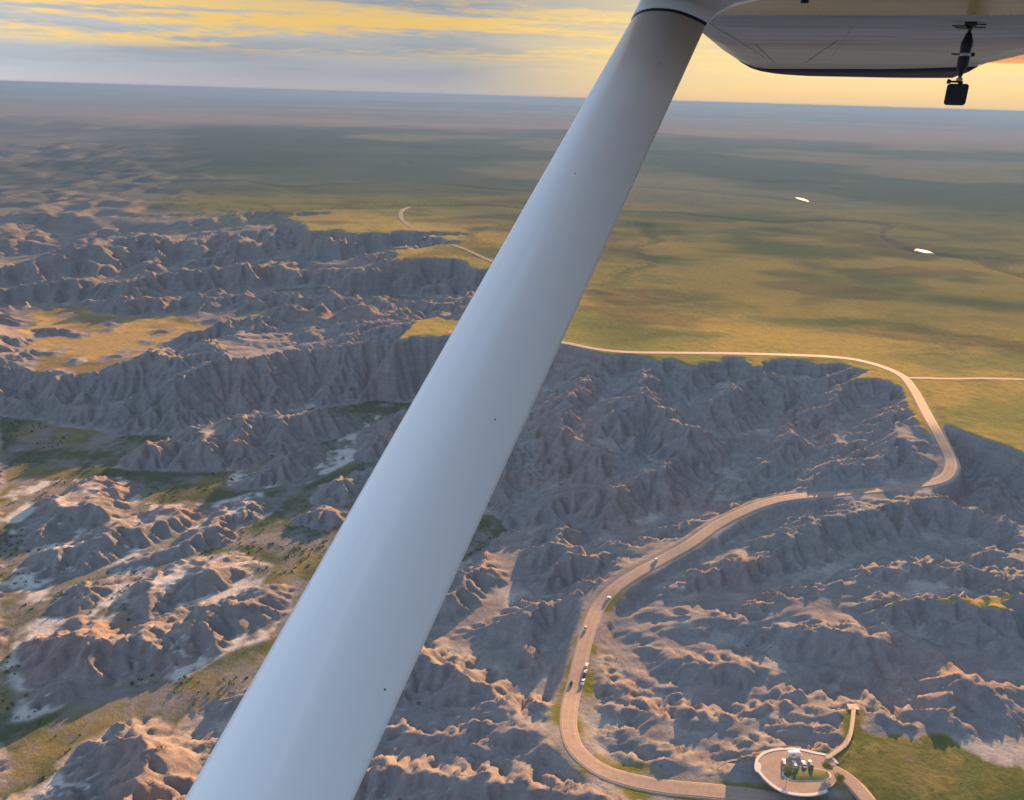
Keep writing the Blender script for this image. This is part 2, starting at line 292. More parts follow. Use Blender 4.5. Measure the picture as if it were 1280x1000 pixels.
def perlin(x, y, seed=0):
    ix, iy = np.floor(x), np.floor(y)
    fx, fy = (x - ix).astype(np.float32), (y - iy).astype(np.float32)
    ix = (ix.astype(np.int32) + seed * 131) & 1023; iy = (iy.astype(np.int32) + seed * 57) & 1023
    u, v = fx * fx * fx * (fx * (fx * 6 - 15) + 10), fy * fy * fy * (fy * (fy * 6 - 15) + 10)
    p0, p1 = _PERM[ix], _PERM[ix + 1]
    a, b, c, d = _PERM[p0 + iy], _PERM[p1 + iy], _PERM[p0 + iy + 1], _PERM[p1 + iy + 1]
    fx1, fy1 = fx - 1, fy - 1
    g00 = _GX[a] * fx + _GY[a] * fy
    g10 = _GX[b] * fx1 + _GY[b] * fy
    g01 = _GX[c] * fx + _GY[c] * fy1
    g11 = _GX[d] * fx1 + _GY[d] * fy1
    lo = g00 + (g10 - g00) * u
    return (lo + (g01 + (g11 - g01) * u - lo) * v) * np.float32(1.5)

def fbm(x, y, scale, octaves=4, seed=0, gain=0.5):
    s, a, r = 1.0 / scale, 1.0, 0
    for o in range(octaves):
        r = r + a * perlin(x * s + 17.3 * o, y * s - 9.1 * o, seed + o)
        s *= 2.03; a *= gain
    return r

def inside(poly, X, Y):
    r = np.zeros(X.shape, bool)
    px, py = poly[-1]
    for qx, qy in poly:
        if qy != py:
            c = ((qy > Y) != (py > Y)) & (X < (px - qx) * (Y - qy) / (py - qy) + qx)
            r ^= c
        px, py = qx, qy
    return r

def poly_dist(pts, X, Y, reach=60.0, axes=None):
    """distance to a polyline (up to reach), and its height where the points carry one; axes = unwarped grid lines for speed"""
    best = np.full(X.shape, 1e9, np.float32); bz = np.zeros(X.shape, np.float32)
    for a, b in zip(pts[:-1], pts[1:]):
        dx, dy = b[0] - a[0], b[1] - a[1]
        l2 = dx * dx + dy * dy + 1e-9
        if axes is None:
            w_ = (slice(None),) * X.ndim
        else:
            i0, i1 = np.searchsorted(axes[0], (min(a[0], b[0]) - reach, max(a[0], b[0]) + reach))
            j0, j1 = np.searchsorted(axes[1], (min(a[1], b[1]) - reach, max(a[1], b[1]) + reach))
            w_ = (slice(j0, j1), slice(i0, i1))
        xs, ys = X[w_], Y[w_]
        if xs.size == 0: continue
        t = np.clip(((xs - a[0]) * dx + (ys - a[1]) * dy) / l2, 0, 1)
        d = np.hypot(xs - a[0] - t * dx, ys - a[1] - t * dy)
        m = d < best[w_]
        best[w_][m] = d[m]
        if len(a) > 2: bz[w_][m] = (a[2] + t * (b[2] - a[2]))[m]
    return best, bz

def idw(pts, X, Y, p=3.0, soft=20.0):
    num = np.zeros(X.shape, np.float32); den = np.zeros(X.shape, np.float32)
    for x, y, z in pts:
        wgt = ((X - x) ** 2 + (Y - y) ** 2 + soft * soft) ** (-p / 2)
        num += wgt * z; den += wgt
    return num / den

def smooth_line(pts, step):
    """Catmull-Rom through the points, resampled evenly"""
    P = [np.array(p, float) for p in pts]
    P = [2 * P[0] - P[1]] + P + [2 * P[-1] - P[-2]]
    out = []
    for i in range(1, len(P) - 2):
        for k in range(12):
            t = k / 12
            out.append(0.5 * (2 * P[i] + (P[i + 1] - P[i - 1]) * t + (2 * P[i - 1] - 5 * P[i] + 4 * P[i + 1] - P[i + 2]) * t * t
                              + (3 * P[i] - P[i - 1] - 3 * P[i + 1] + P[i + 2]) * t ** 3))
    out.append(P[-2])
    A = np.array(out)
    s = np.r_[0, np.cumsum(np.hypot(*(A[1:, :2] - A[:-1, :2]).T))]
    n = max(2, int(s[-1] / step))
    q = np.linspace(0, s[-1], n)
    return np.stack([np.interp(q, s, A[:, j]) for j in range(A.shape[1])], 1)

NB = [(-1, -1), (-1, 0), (-1, 1), (0, -1), (0, 1), (1, -1), (1, 0), (1, 1)]

def fill_pits(h, base):
    """priority flood from the base cells and the border"""
    ny, nx = h.shape
    H = h.ravel().astype(float).tolist()
    done = bytearray(ny * nx)
    b = base.copy(); b[0] = b[-1] = True; b[:, 0] = b[:, -1] = True
    heap = [(H[i], i) for i in np.flatnonzero(b.ravel()).tolist()]
    for _, i in heap: done[i] = 1
    heapq.heapify(heap)
    offs = [(dy, dx, dy * nx + dx) for dy, dx in NB]
    while heap:
        z, i = heapq.heappop(heap)
        y, x = divmod(i, nx)
        for dy, dx, o in offs:
            if 0 <= x + dx < nx and 0 <= y + dy < ny:
                j = i + o
                if not done[j]:
                    done[j] = 1
                    if H[j] <= z: H[j] = z + 1e-3
                    heapq.heappush(heap, (H[j], j))
    return np.array(H, np.float64).reshape(ny, nx)

def relax_pits(h, base, n):
    for _ in range(n):
        m = np.full(h.shape, 1e9)
        p = np.pad(h, 1, mode='edge')
        for dy, dx in NB:
            m = np.minimum(m, p[1 + dy:p.shape[0] - 1 + dy, 1 + dx:p.shape[1] - 1 + dx])
        low = (h <= m) & ~base
        if not low.any(): break
        h = np.where(low, m + 2e-3, h)
    return h

def erode(h, base, K, smax, dx, iters, rng, fill='flood', every=4, diff=0.0, m=0.5, jitter=0.35):
    """stream-power incision with straight, slope-limited hillsides"""
    ny, nx = h.shape
    N = ny * nx
    base = base.copy(); base[0] = base[-1] = True; base[:, 0] = base[:, -1] = True
    idx = np.arange(N).reshape(ny, nx)
    A = None
    for it in range(iters):
        if it % every == 0:
            h = fill_pits(h, base) if fill == 'flood' else relax_pits(h, base, 60)
        best = np.zeros((ny, nx)); rc = idx.copy(); dist = np.full((ny, nx), dx)
        p = np.pad(h, 1, mode='edge'); ip = np.pad(idx, 1, mode='edge')
        for dy, dxx in NB:
            d = dx * math.hypot(dy, dxx)
            s = (h - p[1 + dy:ny + 1 + dy, 1 + dxx:nx + 1 + dxx]) / d
            s = s * (1 + jitter * (rng.random((ny, nx)) - 0.5))
            mk = s > best
            best[mk] = s[mk]; rc[mk] = ip[1 + dy:ny + 1 + dy, 1 + dxx:nx + 1 + dxx][mk]; dist[mk] = d
        rc[base] = idx[base]
        r = rc.ravel()
        depth = (r != np.arange(N)).astype(np.int32); q = r.copy()
        while True:
            add = depth[q]
            if not add.any(): break
            depth += add; q = q[q]
        order = np.argsort(depth.astype(np.int16), kind='stable')
        cnt = np.bincount(depth); st = np.r_[0, np.cumsum(cnt)]
        A = np.full(N, dx * dx)
        for l in range(len(cnt) - 1, 0, -1):
            o = order[st[l]:st[l + 1]]
            np.add.at(A, r[o], A[o]) if len(o) > 0 else None
        hf = h.ravel().copy(); Fq = (K.ravel() * A ** m / dist.ravel()); lim = smax.ravel() * dist.ravel()
        for l in range(1, len(cnt)):
            o = order[st[l]:st[l + 1]]; hr = hf[r[o]]; f = Fq[o]
            hf[o] = np.minimum((hf[o] + f * hr) / (1 + f), hr + lim[o])
        h = hf.reshape(ny, nx)
        if diff:
            p = np.pad(h, 1, mode='edge')
            lap = (p[:-2, 1:-1] + p[2:, 1:-1] + p[1:-1, :-2] + p[1:-1, 2:]) / 4 - h
            h = np.where(base, h, h + diff * lap)
    return h, A.reshape(ny, nx)

def upsample(a, ny, nx):
    y = np.linspace(0, a.shape[0] - 1, ny); x = np.linspace(0, a.shape[1] - 1, nx)
    return sample(a, y[:, None] + 0 * x[None], x[None] + 0 * y[:, None])

def sample(a, fy, fx):
    """cubic B-spline-like smooth lookup at fractional indices"""
    fy = np.clip(fy, 0, a.shape[0] - 1.001); fx = np.clip(fx, 0, a.shape[1] - 1.001)
    iy, ix = fy.astype(np.int64), fx.astype(np.int64); ty, tx = fy - iy, fx - ix
    def wts(t): return [((-t + 2) * t - 1) * t / 2, ((3 * t - 5) * t * t + 2) / 2, ((-3 * t + 4) * t + 1) * t / 2, (t - 1) * t * t / 2]
    wy, wx = wts(ty), wts(tx)
    r = 0
    for j in range(4):
        yy = np.clip(iy + j - 1, 0, a.shape[0] - 1)
        for i in range(4):
            r = r + wy[j] * wx[i] * a[yy, np.clip(ix + i - 1, 0, a.shape[1] - 1)]
    return r

def blur(a, n):
    for _ in range(n):
        p = np.pad(a, 1, mode='edge')
        a = (p[:-2, 1:-1] + p[2:, 1:-1] + p[1:-1, :-2] + p[1:-1, 2:] + 4 * a) / 8
    return a
def sstep(a, b, x):
    t = np.clip((x - a) / (b - a), 0, 1)
    return t * t * (3 - 2 * t)

def gullies(X, Y, tx, ty, lam, seed):
    """rills running down the slope (tx, ty = unit contour direction): rounded spurs, sharp gully floors, 0..1"""
    cell = 2.0 * lam
    U, V = X / cell, Y / cell
    iu, iv = np.floor(U).astype(np.int32), np.floor(V).astype(np.int32)
    C = np.zeros(X.shape, np.float32); S = np.zeros(X.shape, np.float32)
    k = np.float32(2 * math.pi * cell / lam)
    tx, ty = (tx * k).astype(np.float32), (ty * k).astype(np.float32)
    for dj in (-1, 0, 1):
        for di in (-1, 0, 1):
            q = _PERM[_PERM[(iu + di + seed * 37) & 1023] + ((iv + dj) & 1023)]
            ax = (U - iu - di - 0.5 - 0.45 * _GX[q]).astype(np.float32); ay = (V - iv - dj - 0.5 - 0.45 * _GY[q]).astype(np.float32)
            wgt = np.exp(-2.2 * (ax * ax + ay * ay))
            ph = ax * tx + ay * ty
            C += wgt * np.cos(ph); S += wgt * np.sin(ph)
    ph = np.arctan2(S, C)
    return np.abs(np.cos(0.5 * ph)), 1 - np.abs(ph) / math.pi, np.hypot(C, S)

def carve(h, X, Y, dx, free, octaves, seed, sharp, g0=0.10, g1=0.5):
    """cut rills of several sizes into the slopes; free = 0 where the ground stays smooth"""
    for o, (lam, amp, nb) in enumerate(octaves):
        hs = blur(h, nb)
        gy_, gx_ = np.gradient(hs, dx)
        g = np.hypot(gx_, gy_) + 1e-6
        rnd_, vee, co = gullies(X, Y, -gy_ / g, gx_ / g, lam, seed + o)
        r = rnd_ * (1 - sharp) + (0.12 + vee) * sharp                # rounded spurs or knife edges
        fac = sstep(g0, g1, g) * free * np.clip(co * 1.4, 0, 1)
        h = h + amp * fac * (r - 0.62)
    return h

ROADL = smooth_line(ROAD, 4.0)

# --- near badlands: 300 m to 1150 m from the aircraft
NX0, NX1, NY0, NY1 = -720., 720., 240., 1170.
def near_setup(dx):
    nx, ny = int((NX1 - NX0) / dx) + 1, int((NY1 - NY0) / dx) + 1
    X, Y = np.meshgrid(np.linspace(NX0, NX1, nx), np.linspace(NY0, NY1, ny))
    wx = X + 7 * fbm(X, Y, 45, 3, 5); wy = Y + 7 * fbm(X, Y, 45, 3, 9)
    st = max(1, int(6 / dx))
    zf = upsample(idw(ZFLOOR, X[::st, ::st], Y[::st, ::st]), *X.shape)
    ze = upsample(idw(ZCREST, X[::st, ::st], Y[::st, ::st], 3.5, 18), *X.shape)
    plat = inside(PLATEAU, wx, wy); far_lot = sstep(28, 45, np.hypot(X - 150, Y - 310))
    over = inside(OVERLOOK, X + 9 * far_lot * fbm(X, Y, 22, 3, 43), Y + 9 * far_lot * fbm(X, Y, 22, 3, 47)); kn = inside(KNOLL, wx, wy); sh = inside(SHELF, X + 22 * fbm(X, Y, 70, 3, 15), Y + 22 * fbm(X, Y, 70, 3, 19)) & (fbm(X, Y, 48, 2, 27) < 0.28)
    fl = inside(FLOOR, wx, wy)
    mounds = np.zeros(X.shape, bool)
    for p in MOUNDS: mounds |= inside(p, wx, wy)
    fl &= ~mounds
    env = ze * (1 + 0.30 * fbm(X, Y, 90, 3, 21)) + 5.0 * fbm(X, Y, 40, 2, 33)
    drim = upsample(poly_dist(PLATEAU[3:-3], X[::st, ::st], Y[::st, ::st])[0], *X.shape)
    spur = 73.5 - 0.085 * drim + 5.0 * fbm(X, Y, 60, 3, 37)       # spurs run out from the rim of the plateau
    env = np.where((Y + 0.12 * X > 600) & (drim < 330) & (X > -120), np.maximum(env, spur), env)
    env = np.where((drim < 120) & (X <= -120), np.maximum(env, 73.5 - 0.3 * drim), env)
    env = np.where(plat, 75 + 1.5 * fbm(X, Y, 160, 3, 3), np.minimum(env, 74))
    env = np.where(over, 47.4, env); env = np.where(kn, 60, env)
    env = np.where(sh, 28 + 1.5 * fbm(X, Y, 60, 3, 4), env)
    env = env + 4.2 * fbm(X, Y, 24, 2, 41) * sstep(600, 450, Y) * ~(over | kn)
    env = np.where(mounds, env * (0.75 + 0.75 * fbm(X, Y, 30, 2, 39)), env)
    env = np.maximum(env, zf + 2)
    droad, zroad = poly_dist(ROADL[::3], X, Y, 90.0, (X[0], Y[:, 0]))
    env = np.where((droad < 90) & ~plat & ~over, np.minimum(env, zroad + 1.0 + 0.20 * droad + 0.30 * np.maximum(0, droad - 38)), env)
    base = fl.copy()
    h = env.copy(); h[fl] = np.minimum(zf, 4)[fl] + 0.8 * fbm(X, Y, 50, 3, 8)[fl]
    for wl in WASHES:
        d, z = poly_dist(smooth_line(wl, 6), wx, wy, 30.0, (X[0], Y[:, 0]))
        wdt = 2.0 + dx * 0.5
        m = (d < wdt) & ~over
        h[m] = np.where(fl, h - 0.5, np.minimum(z, h))[m]; base |= m
    d, z = poly_dist(ROADL[::3], X, Y, 14.0, (X[0], Y[:, 0]))
    m = d < 6.5
    h[m] = z[m] - 0.3; base |= m
    base |= over
    K = 0.036 * np.exp(0.5 * fbm(X, Y, 70, 2, 71)) * np.ones(X.shape)
    K[plat | kn] *= 0.02; K[sh] *= 0.05; K[mounds] *= 0.6
    zone = sstep(400, 540, Y + 0.3 * X)          # 1 on the steep wall, 0 among the low rounded hills
    smax = (0.74 + 0.16 * zone + 0.14 * fbm(X, Y, 60, 2, 51)) * (1 + 0.22 * fbm(X, Y, 9, 2, 53))
    smax = np.where(mounds, np.clip(smax * 1.1, 0.72, 0.9), smax); smax[plat | kn] = 2.6
    h[0] = np.minimum(h[0], 25); h[:, 0] = np.minimum(h[:, 0], zf[:, 0] + 4)
    return X, Y, h, base, K, smax, dict(plat=plat, over=over, kn=kn, sh=sh, fl=fl, mounds=mounds)

def build_near(dxs=(6., 3., 1.5), its=(36, 12, 6)):
    rng = np.random.default_rng(4)
    h = None
    for lv, (dx, n) in enumerate(zip(dxs, its)):
        X, Y, h0, base, K, smax, mk = near_setup(dx)
        if h is not None:
            hu = upsample(h, *X.shape) + 0.12 * dx * fbm(X, Y, dx * 5, 2, 60 + lv)
            h0 = np.where(base, h0, hu)
        h, A = erode(h0, base, K, smax, dx, n, rng, 'flood' if lv < 2 else 'relax', 4 if lv == 0 else 6, diff=0.04)
    d, _ = poly_dist(ROADL[::3], X, Y, 30.0, (X[0], Y[:, 0]))
    zone = sstep(400, 540, Y + 0.3 * X)
    free = sstep(6, 18, d) * (1 - blur((mk['over'] | (mk['plat'] & (h > 72.5)) | mk['fl']).astype(float), 2))
    h_cut = h
    h = carve(h, X, Y, dx, free * zone, ((22., 8.5, 30), (11., 4.6, 12), (6., 1.8, 4)), 400, 0.85)
    h = carve(h, X, Y, dx, free * (1 - zone), ((19., 6.4, 24), (9., 3.3, 9), (5., 1.3, 4)), 410, 0.65, 0.05, 0.34)
    h = np.minimum(h, np.maximum(h_cut + 0.5, 74.3))
    return X, Y, h, A, base, mk

# --- middle badlands: 1.0 km to 2.7 km, left of the plateau
MX0, MX1, MY0, MY1 = -2100., 330., 1010., 2900.
def mid_setup(dx):
    nx, ny = int((MX1 - MX0) / dx) + 1, int((MY1 - MY0) / dx) + 1
    X, Y = np.meshgrid(np.linspace(MX0, MX1, nx), np.linspace(MY0, MY1, ny))
    wx = X + 14 * fbm(X, Y, 90, 3, 105); wy = Y + 14 * fbm(X, Y, 90, 3, 109)
    plat = inside(PLATEAU, wx, wy); sh = inside(SHELF, X + 22 * fbm(X, Y, 70, 3, 15), Y + 22 * fbm(X, Y, 70, 3, 19)) & (fbm(X, Y, 48, 2, 27) < 0.28)
    env = 52 + (X + 1000) * 0.012 + 26 * fbm(X, Y, 260, 4, 121)
    env = np.where(Y > 2100, env * (1 - 0.55 * sstep(2100, 2600, Y)), env)
    env = np.clip(env, 22, 73)
    env = np.where(plat, 75 + 1.5 * fbm(X, Y, 160, 3, 3), env)
    env = np.where(sh, 28 + 1.5 * fbm(X, Y, 60, 3, 4), env)
    h = env.copy(); base = np.zeros(X.shape, bool)
    for wl in MID_WASHES:
        d, z = poly_dist(smooth_line(wl, 16), wx, wy, 60.0, (X[0], Y[:, 0]))
        m = d < 7 + dx * 0.5
        h[m] = z[m]; base |= m
    K = 0.05 * np.exp(0.6 * fbm(X, Y, 180, 2, 171)) * np.ones(X.shape)
    K[plat] *= 0.015; K[sh] *= 0.05
    smax = (0.82 + 0.14 * fbm(X, Y, 120, 2, 151)) * (1 + 0.45 * fbm(X, Y, 16, 2, 153)); smax[plat] = 2.6
    h[:, 0] = np.minimum(h[:, 0], 18)
    return X, Y, h, base, K, smax, dict(plat=plat, sh=sh)

def build_mid(dxs=(14., 7., 3.5), its=(30, 10, 5)):
    rng = np.random.default_rng(8)
    h = None
    for lv, (dx, n) in enumerate(zip(dxs, its)):
        X, Y, h0, base, K, smax, mk = mid_setup(dx)
        if h is not None:
            hu = upsample(h, *X.shape) + 0.12 * dx * fbm(X, Y, dx * 5, 2, 160 + lv)
            h0 = np.where(base, h0, hu)
        h, A = erode(h0, base, K, smax, dx, n, rng, 'flood' if lv < 1 else 'relax', 4 if lv == 0 else 6, diff=0.03)
    free = 1 - blur((mk['plat'] & (h > 71.5)).astype(float), 2)
    h_cut = h
    h = carve(h, X, Y, dx, free, ((70., 20.0, 40), (32., 10.0, 12), (15., 4.0, 3)), 420, 0.85)
    h = np.minimum(h, np.maximum(h_cut + 0.5, 74.3))
    return X, Y, h, A, base, mk
# ---------------------------------------------------------------- the ground, one sheet to the horizon
def grid_lines():
    ys = [196.0]
    while ys[-1] < 1180: ys.append(ys[-1] + 1.7)
    st = 1.7
    while ys[-1] < 3000: st = min(st * 1.012, 22); ys.append(ys[-1] + st)
    while ys[-1] < 110000: st *= 1.04; ys.append(ys[-1] + st)
    xs = [0.0]; st = 1.75
    while xs[-1] < 110000:
        x = xs[-1]
        st = 1.75 if x < 400 else st * (1.003 if x < 720 else 1.011 if x < 2600 else 1.07)
        xs.append(x + st)
    xs = np.array(xs)
    return np.r_[-xs[:0:-1], xs], np.array(ys)
gx, gy = grid_lines()
GX, GY = np.meshgrid(gx, gy)
nX, nY, nH, nA, nB, nM = build_near()
mX, mY, mH, mA, mB, mM = build_mid()
ndx, mdx = nX[0, 1] - nX[0, 0], mX[0, 1] - mX[0, 0]
near_i = lambda x, y: ((y - NY0) / ndx, (x - NX0) / ndx)
mid_i = lambda x, y: ((y - MY0) / mdx, (x - MX0) / mdx)

def box_weight(x, y, x0, x1, y0, y1, f):
    return sstep(0, f, np.minimum(np.minimum(x - x0, x1 - x), np.minimum(y - y0, y1 - y)))
def far_height(x, y):
    edge = -900 - (y - 2500) * 0.4
    s = sstep(-900, 300, x - edge) * sstep(500, 800, y + 0.2 * x)
    r = np.hypot(x, y)
    roll = fbm(x, y, 420, 4, 201) * 4.0 + fbm(x, y, 1700, 3, 207) * 9 * sstep(1500, 4000, r)
    rough = 1 - np.abs(fbm(x, y, 240, 4, 211))
    broken = np.clip(fbm(x, y, 1500, 3, 219) + 0.45, 0, 1)
    low = 36 + 34 * broken * sstep(0.45, 1.0, rough) + 6 * fbm(x, y, 600, 3, 223) + 24 * sstep(2500, 9000, r)
    draw = sstep(0.10, 0.0, np.abs(fbm(x, y, 900, 3, 241))) * sstep(1150, 1500, r)      # shallow draws that drain the prairie
    roll = roll - 4.0 * draw
    z = np.where(s > 0, s * (75 + roll * sstep(1150, 1700, r)) + (1 - s) * low, low)
    hills = np.clip(fbm(x * 0.45, y, 5200, 4, 231), 0, 1) * 120 * sstep(9000, 26000, r) * (1 - 0.4 * sstep(60000, 100000, r))
    return z + hills
def road_blend(z, x, y):
    d, rz = poly_dist(ROADL[::2], x, y, 30.0, (x[0], y[:, 0]) if x.ndim == 2 else None)
    k = sstep(17, 6.8, d)
    return z * (1 - k) + (rz - 0.35) * k
def height(x, y):
    z = far_height(x, y)
    wm = box_weight(x, y, MX0, MX1, MY0, MY1, 90.0) * sstep(2350, 1700, y - 0.15 * x)
    k = wm > 0
    z[k] = z[k] * (1 - wm[k]) + sample(mH, *mid_i(x[k], y[k])) * wm[k]
    wn = box_weight(x, y, NX0, NX1, NY0, NY1, 70.0)
    k = wn > 0
    z[k] = z[k] * (1 - wn[k]) + sample(nH, *near_i(x[k], y[k])) * wn[k]
    return road_blend(z, x, y)
GZ = height(GX, GY)
# slope and curvature-free masks of what covers the ground
sl = np.hypot(np.gradient(GZ, axis=0) / np.gradient(gy)[:, None], np.gradient(GZ, axis=1) / np.gradient(gx)[None])
def lookup(mask, n, smooth_n=2):
    a = blur(mask.astype(np.float64), smooth_n)
    r = np.zeros(GX.shape)
    x0, x1, y0, y1, ii = (NX0, NX1, NY0, NY1, near_i) if n else (MX0, MX1, MY0, MY1, mid_i)
    k = (GX > x0) & (GX < x1) & (GY > y0) & (GY < y1)
    fy, fx = ii(GX[k], GY[k])
    r[k] = a[np.clip(np.rint(fy).astype(int), 0, a.shape[0] - 1), np.clip(np.rint(fx).astype(int), 0, a.shape[1] - 1)]
    return r, k
wn = box_weight(GX, GY, NX0, NX1, NY0, NY1, 35.0)
wm = box_weight(GX, GY, MX0, MX1, MY0, MY1, 50.0) * sstep(2350, 1700, GY - 0.15 * GX)
def combine(near_mask, mid_mask, far):
    a = far * (1 - wm) + lookup(mid_mask, False)[0] * wm
    return a * (1 - wn) + lookup(near_mask, True)[0] * wn
one = np.ones(GX.shape); rr = np.hypot(GX, GY)
plain_far = sstep(-900, 300, GX - (-900 - (GY - 2500) * 0.4)) * sstep(500, 800, GY + 0.2 * GX)
m_plat = combine(nM['plat'] | nM['kn'], mM['plat'], plain_far)
m_shelf = combine(nM['sh'], mM['sh'], 0 * one)
m_over = combine(nM['over'], 0 * mM['sh'], 0 * one)
m_floor = combine(nM['fl'], (mB & ~mM['plat']), 0 * one)
logA = combine(np.log10(nA), np.log10(mA), 2 * one)
nz1 = fbm(GX, GY, 38, 4, 301); nz2 = fbm(GX, GY, 9, 3, 311); nz3 = fbm(GX, GY * 1.6, 260, 4, 321); nz4 = fbm(GX, GY, 900, 4, 331)
flat = sstep(0.42, 0.20, sl + 0.10 * nz2)
far_plain = sstep(1900, 3000, rr + 300 * nz4)
g_top = sstep(0.30, 0.75, np.clip(m_plat + m_shelf + m_over, 0, 1) + 0.45 * nz2 * (rr < 2200)) * sstep(0.55, 0.3, sl + 0.15 * nz2)
g_floor = m_floor * flat * np.clip(0.75 + 0.9 * nz1 + 0.5 * nz2, 0, 1)
grass = np.clip(np.maximum(np.maximum(g_top, g_floor), far_plain * 0.85), 0, 1)
# pale silt: aprons at the foot of slopes, wash beds, and flats between the mounds
silt = np.clip(flat * (1 - np.clip(g_top + far_plain, 0, 1)), 0, 1) * np.clip(0.35 + 0.22 * (logA - 2.0) + 0.9 * nz1, 0, 1) * (1 - 0.75 * g_floor)
def col(*c): return np.array(c)[None, None, :]
def lerp(a, b, t): return a + (b - a) * t[..., None]
rock = col(0.212, 0.205, 0.205) * one[..., None]
rock = lerp(rock, col(0.235, 0.202, 0.192), sstep(0.0, 0.5, fbm(GX, GY, 120, 3, 341)))
rock = lerp(rock, col(0.20, 0.21, 0.208), sstep(0.05, 0.6, fbm(GX, GY, 160, 3, 347)) * 0.7)
m_silt = np.zeros(GX.shape, bool)
kk = (np.abs(GX) < 700) & (GY < 1000)
for p in SILT_FLATS: m_silt[kk] |= inside(p, GX[kk] + 8 * nz1[kk], GY[kk] + 10 * nz1[kk])
m_silt = blur(m_silt.astype(float), 3) * flat * np.clip(0.35 + 1.7 * nz1 + 0.8 * nz2, 0, 1)
silt = silt * (1 - 0.65 * sstep(850, 1100, GY))
silt = np.clip(np.maximum(silt, m_silt), 0, 1)
grass = grass * (1 - 0.9 * blur(np.minimum(1, m_silt * 2), 2))
rock = rock * (1 - 0.16 * sstep(950, 1200, GY))[..., None]
c = lerp(rock, lerp(col(0.37, 0.355, 0.335) * one[..., None], col(0.52, 0.51, 0.49), np.clip(1.5 * m_silt, 0, 1)), np.clip(silt, 0, 1))
scrub_shade = sstep(2.35, 3.2, logA + 0.5 * nz1 + 0.3 * nz2) * (1 - flat * 0.6) * sstep(480, 620, GY)      # sage and grass along the drainage lines, darkened also to deepen gully shade
c = lerp(c, col(0.105, 0.118, 0.082) * one[..., None], 0.55 * scrub_shade * (1 - np.clip(silt, 0, 1)))
gold = lerp(col(0.33, 0.255, 0.07) * one[..., None], col(0.21, 0.205, 0.06), sstep(-0.25, 0.35, nz3 + 0.25 * nz1))
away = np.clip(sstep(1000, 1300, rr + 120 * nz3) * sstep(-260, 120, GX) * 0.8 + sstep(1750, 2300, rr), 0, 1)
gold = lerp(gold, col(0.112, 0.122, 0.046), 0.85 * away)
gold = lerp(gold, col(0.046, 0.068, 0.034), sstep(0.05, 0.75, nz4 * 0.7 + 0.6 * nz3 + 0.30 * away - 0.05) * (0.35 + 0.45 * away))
gold = lerp(gold, col(0.03, 0.048, 0.022), sstep(0.07, 0.015, np.abs(fbm(GX, GY, 900, 3, 241)) + 0.04 * nz2) * sstep(1150, 1500, rr) * 0.45)
gold = lerp(gold, col(0.36, 0.26, 0.11), m_shelf * 0.9)
gold = lerp(gold, col(0.085, 0.075, 0.045), sstep(0.2, 0.5, fbm(GX, GY * 1.5, 330, 4, 351)) * 0.55)
green = lerp(col(0.075, 0.095, 0.045) * one[..., None], col(0.17, 0.15, 0.06), sstep(-0.1, 0.45, fbm(GX, GY, 85, 3, 361) + 0.5 * sstep(640, 440, GY) - 0.15))
green = lerp(green, col(0.105, 0.12, 0.035) * one[..., None], m_over * np.clip(0.8 + nz1, 0, 1))
green = lerp(green, col(0.20, 0.175, 0.06) * one[..., None], m_over * 0.7 * sstep(0.0, 0.6, fbm(GX, GY, 14, 4, 397, 0.65)))
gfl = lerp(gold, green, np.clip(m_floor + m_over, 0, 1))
drd, _ = poly_dist(ROADL[::3], GX, GY, 40.0, (gx, gy))
verge = sstep(20, 8.5, drd + 6 * nz1) * sstep(540, 470, GY) * np.clip(0.5 + 1.6 * fbm(GX, GY, 26, 2, 395), 0, 1) * flat
gfl = lerp(gfl, col(0.15, 0.15, 0.03) * one[..., None], verge)
grass = np.maximum(grass, verge)
farcol = lerp(col(0.052, 0.078, 0.058) * one[..., None], col(0.115, 0.125, 0.08), sstep(0.0, 0.5, fbm(GX, GY, 1300, 4, 371)))  # cloud shade is painted into the far colours; the tan band stays bright as sunlit
farcol = lerp(farcol, lerp(col(0.105, 0.115, 0.12) * one[..., None], col(0.06, 0.075, 0.08), sstep(-0.2, 0.4, fbm(GX, GY * 0.7, 500, 4, 379))), (1 - plain_far) * sstep(12000, 5000, rr))
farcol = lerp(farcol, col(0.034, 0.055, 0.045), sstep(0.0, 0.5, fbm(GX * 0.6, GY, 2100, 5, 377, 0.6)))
farcol = lerp(farcol, col(0.22, 0.20, 0.17), sstep(0.38, 0.6, fbm(GX, GY * 0.5, 300, 4, 381)) * (1 - plain_far) * 0.6)
band = sstep(6500, 8500, rr + 900 * nz4) * sstep(21000, 15000, rr + 3500 * fbm(GX, GY, 7000, 3, 387) + GX * 0.15)
farcol = lerp(farcol, col(0.21, 0.16, 0.13), band * np.clip(0.8 + 0.6 * fbm(GX * 0.4, GY, 3000, 3, 391), 0, 1))
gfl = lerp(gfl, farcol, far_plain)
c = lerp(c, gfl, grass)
c = np.clip(c * (1 + 0.10 * nz2[..., None]), 0.01, 0.9)
nyy, nxx = GX.shape
me = bpy.data.meshes.new('terrain')
me.vertices.add(nxx * nyy)
me.vertices.foreach_set('co', np.stack([GX, GY, GZ], -1).astype(np.float32).ravel())
ii = np.arange(nxx * nyy).reshape(nyy, nxx)
quads = np.stack([ii[:-1, :-1], ii[:-1, 1:], ii[1:, 1:], ii[1:, :-1]], -1).reshape(-1, 4)
nq = len(quads)
me.loops.add(nq * 4); me.loops.foreach_set('vertex_index', quads.ravel().astype(np.int32))
me.polygons.add(nq); me.polygons.foreach_set('loop_start', (np.arange(nq) * 4).astype(np.int32))
me.polygons.foreach_set('use_smooth', np.ones(nq, bool))
at = me.attributes.new('cover', 'FLOAT_COLOR', 'POINT')
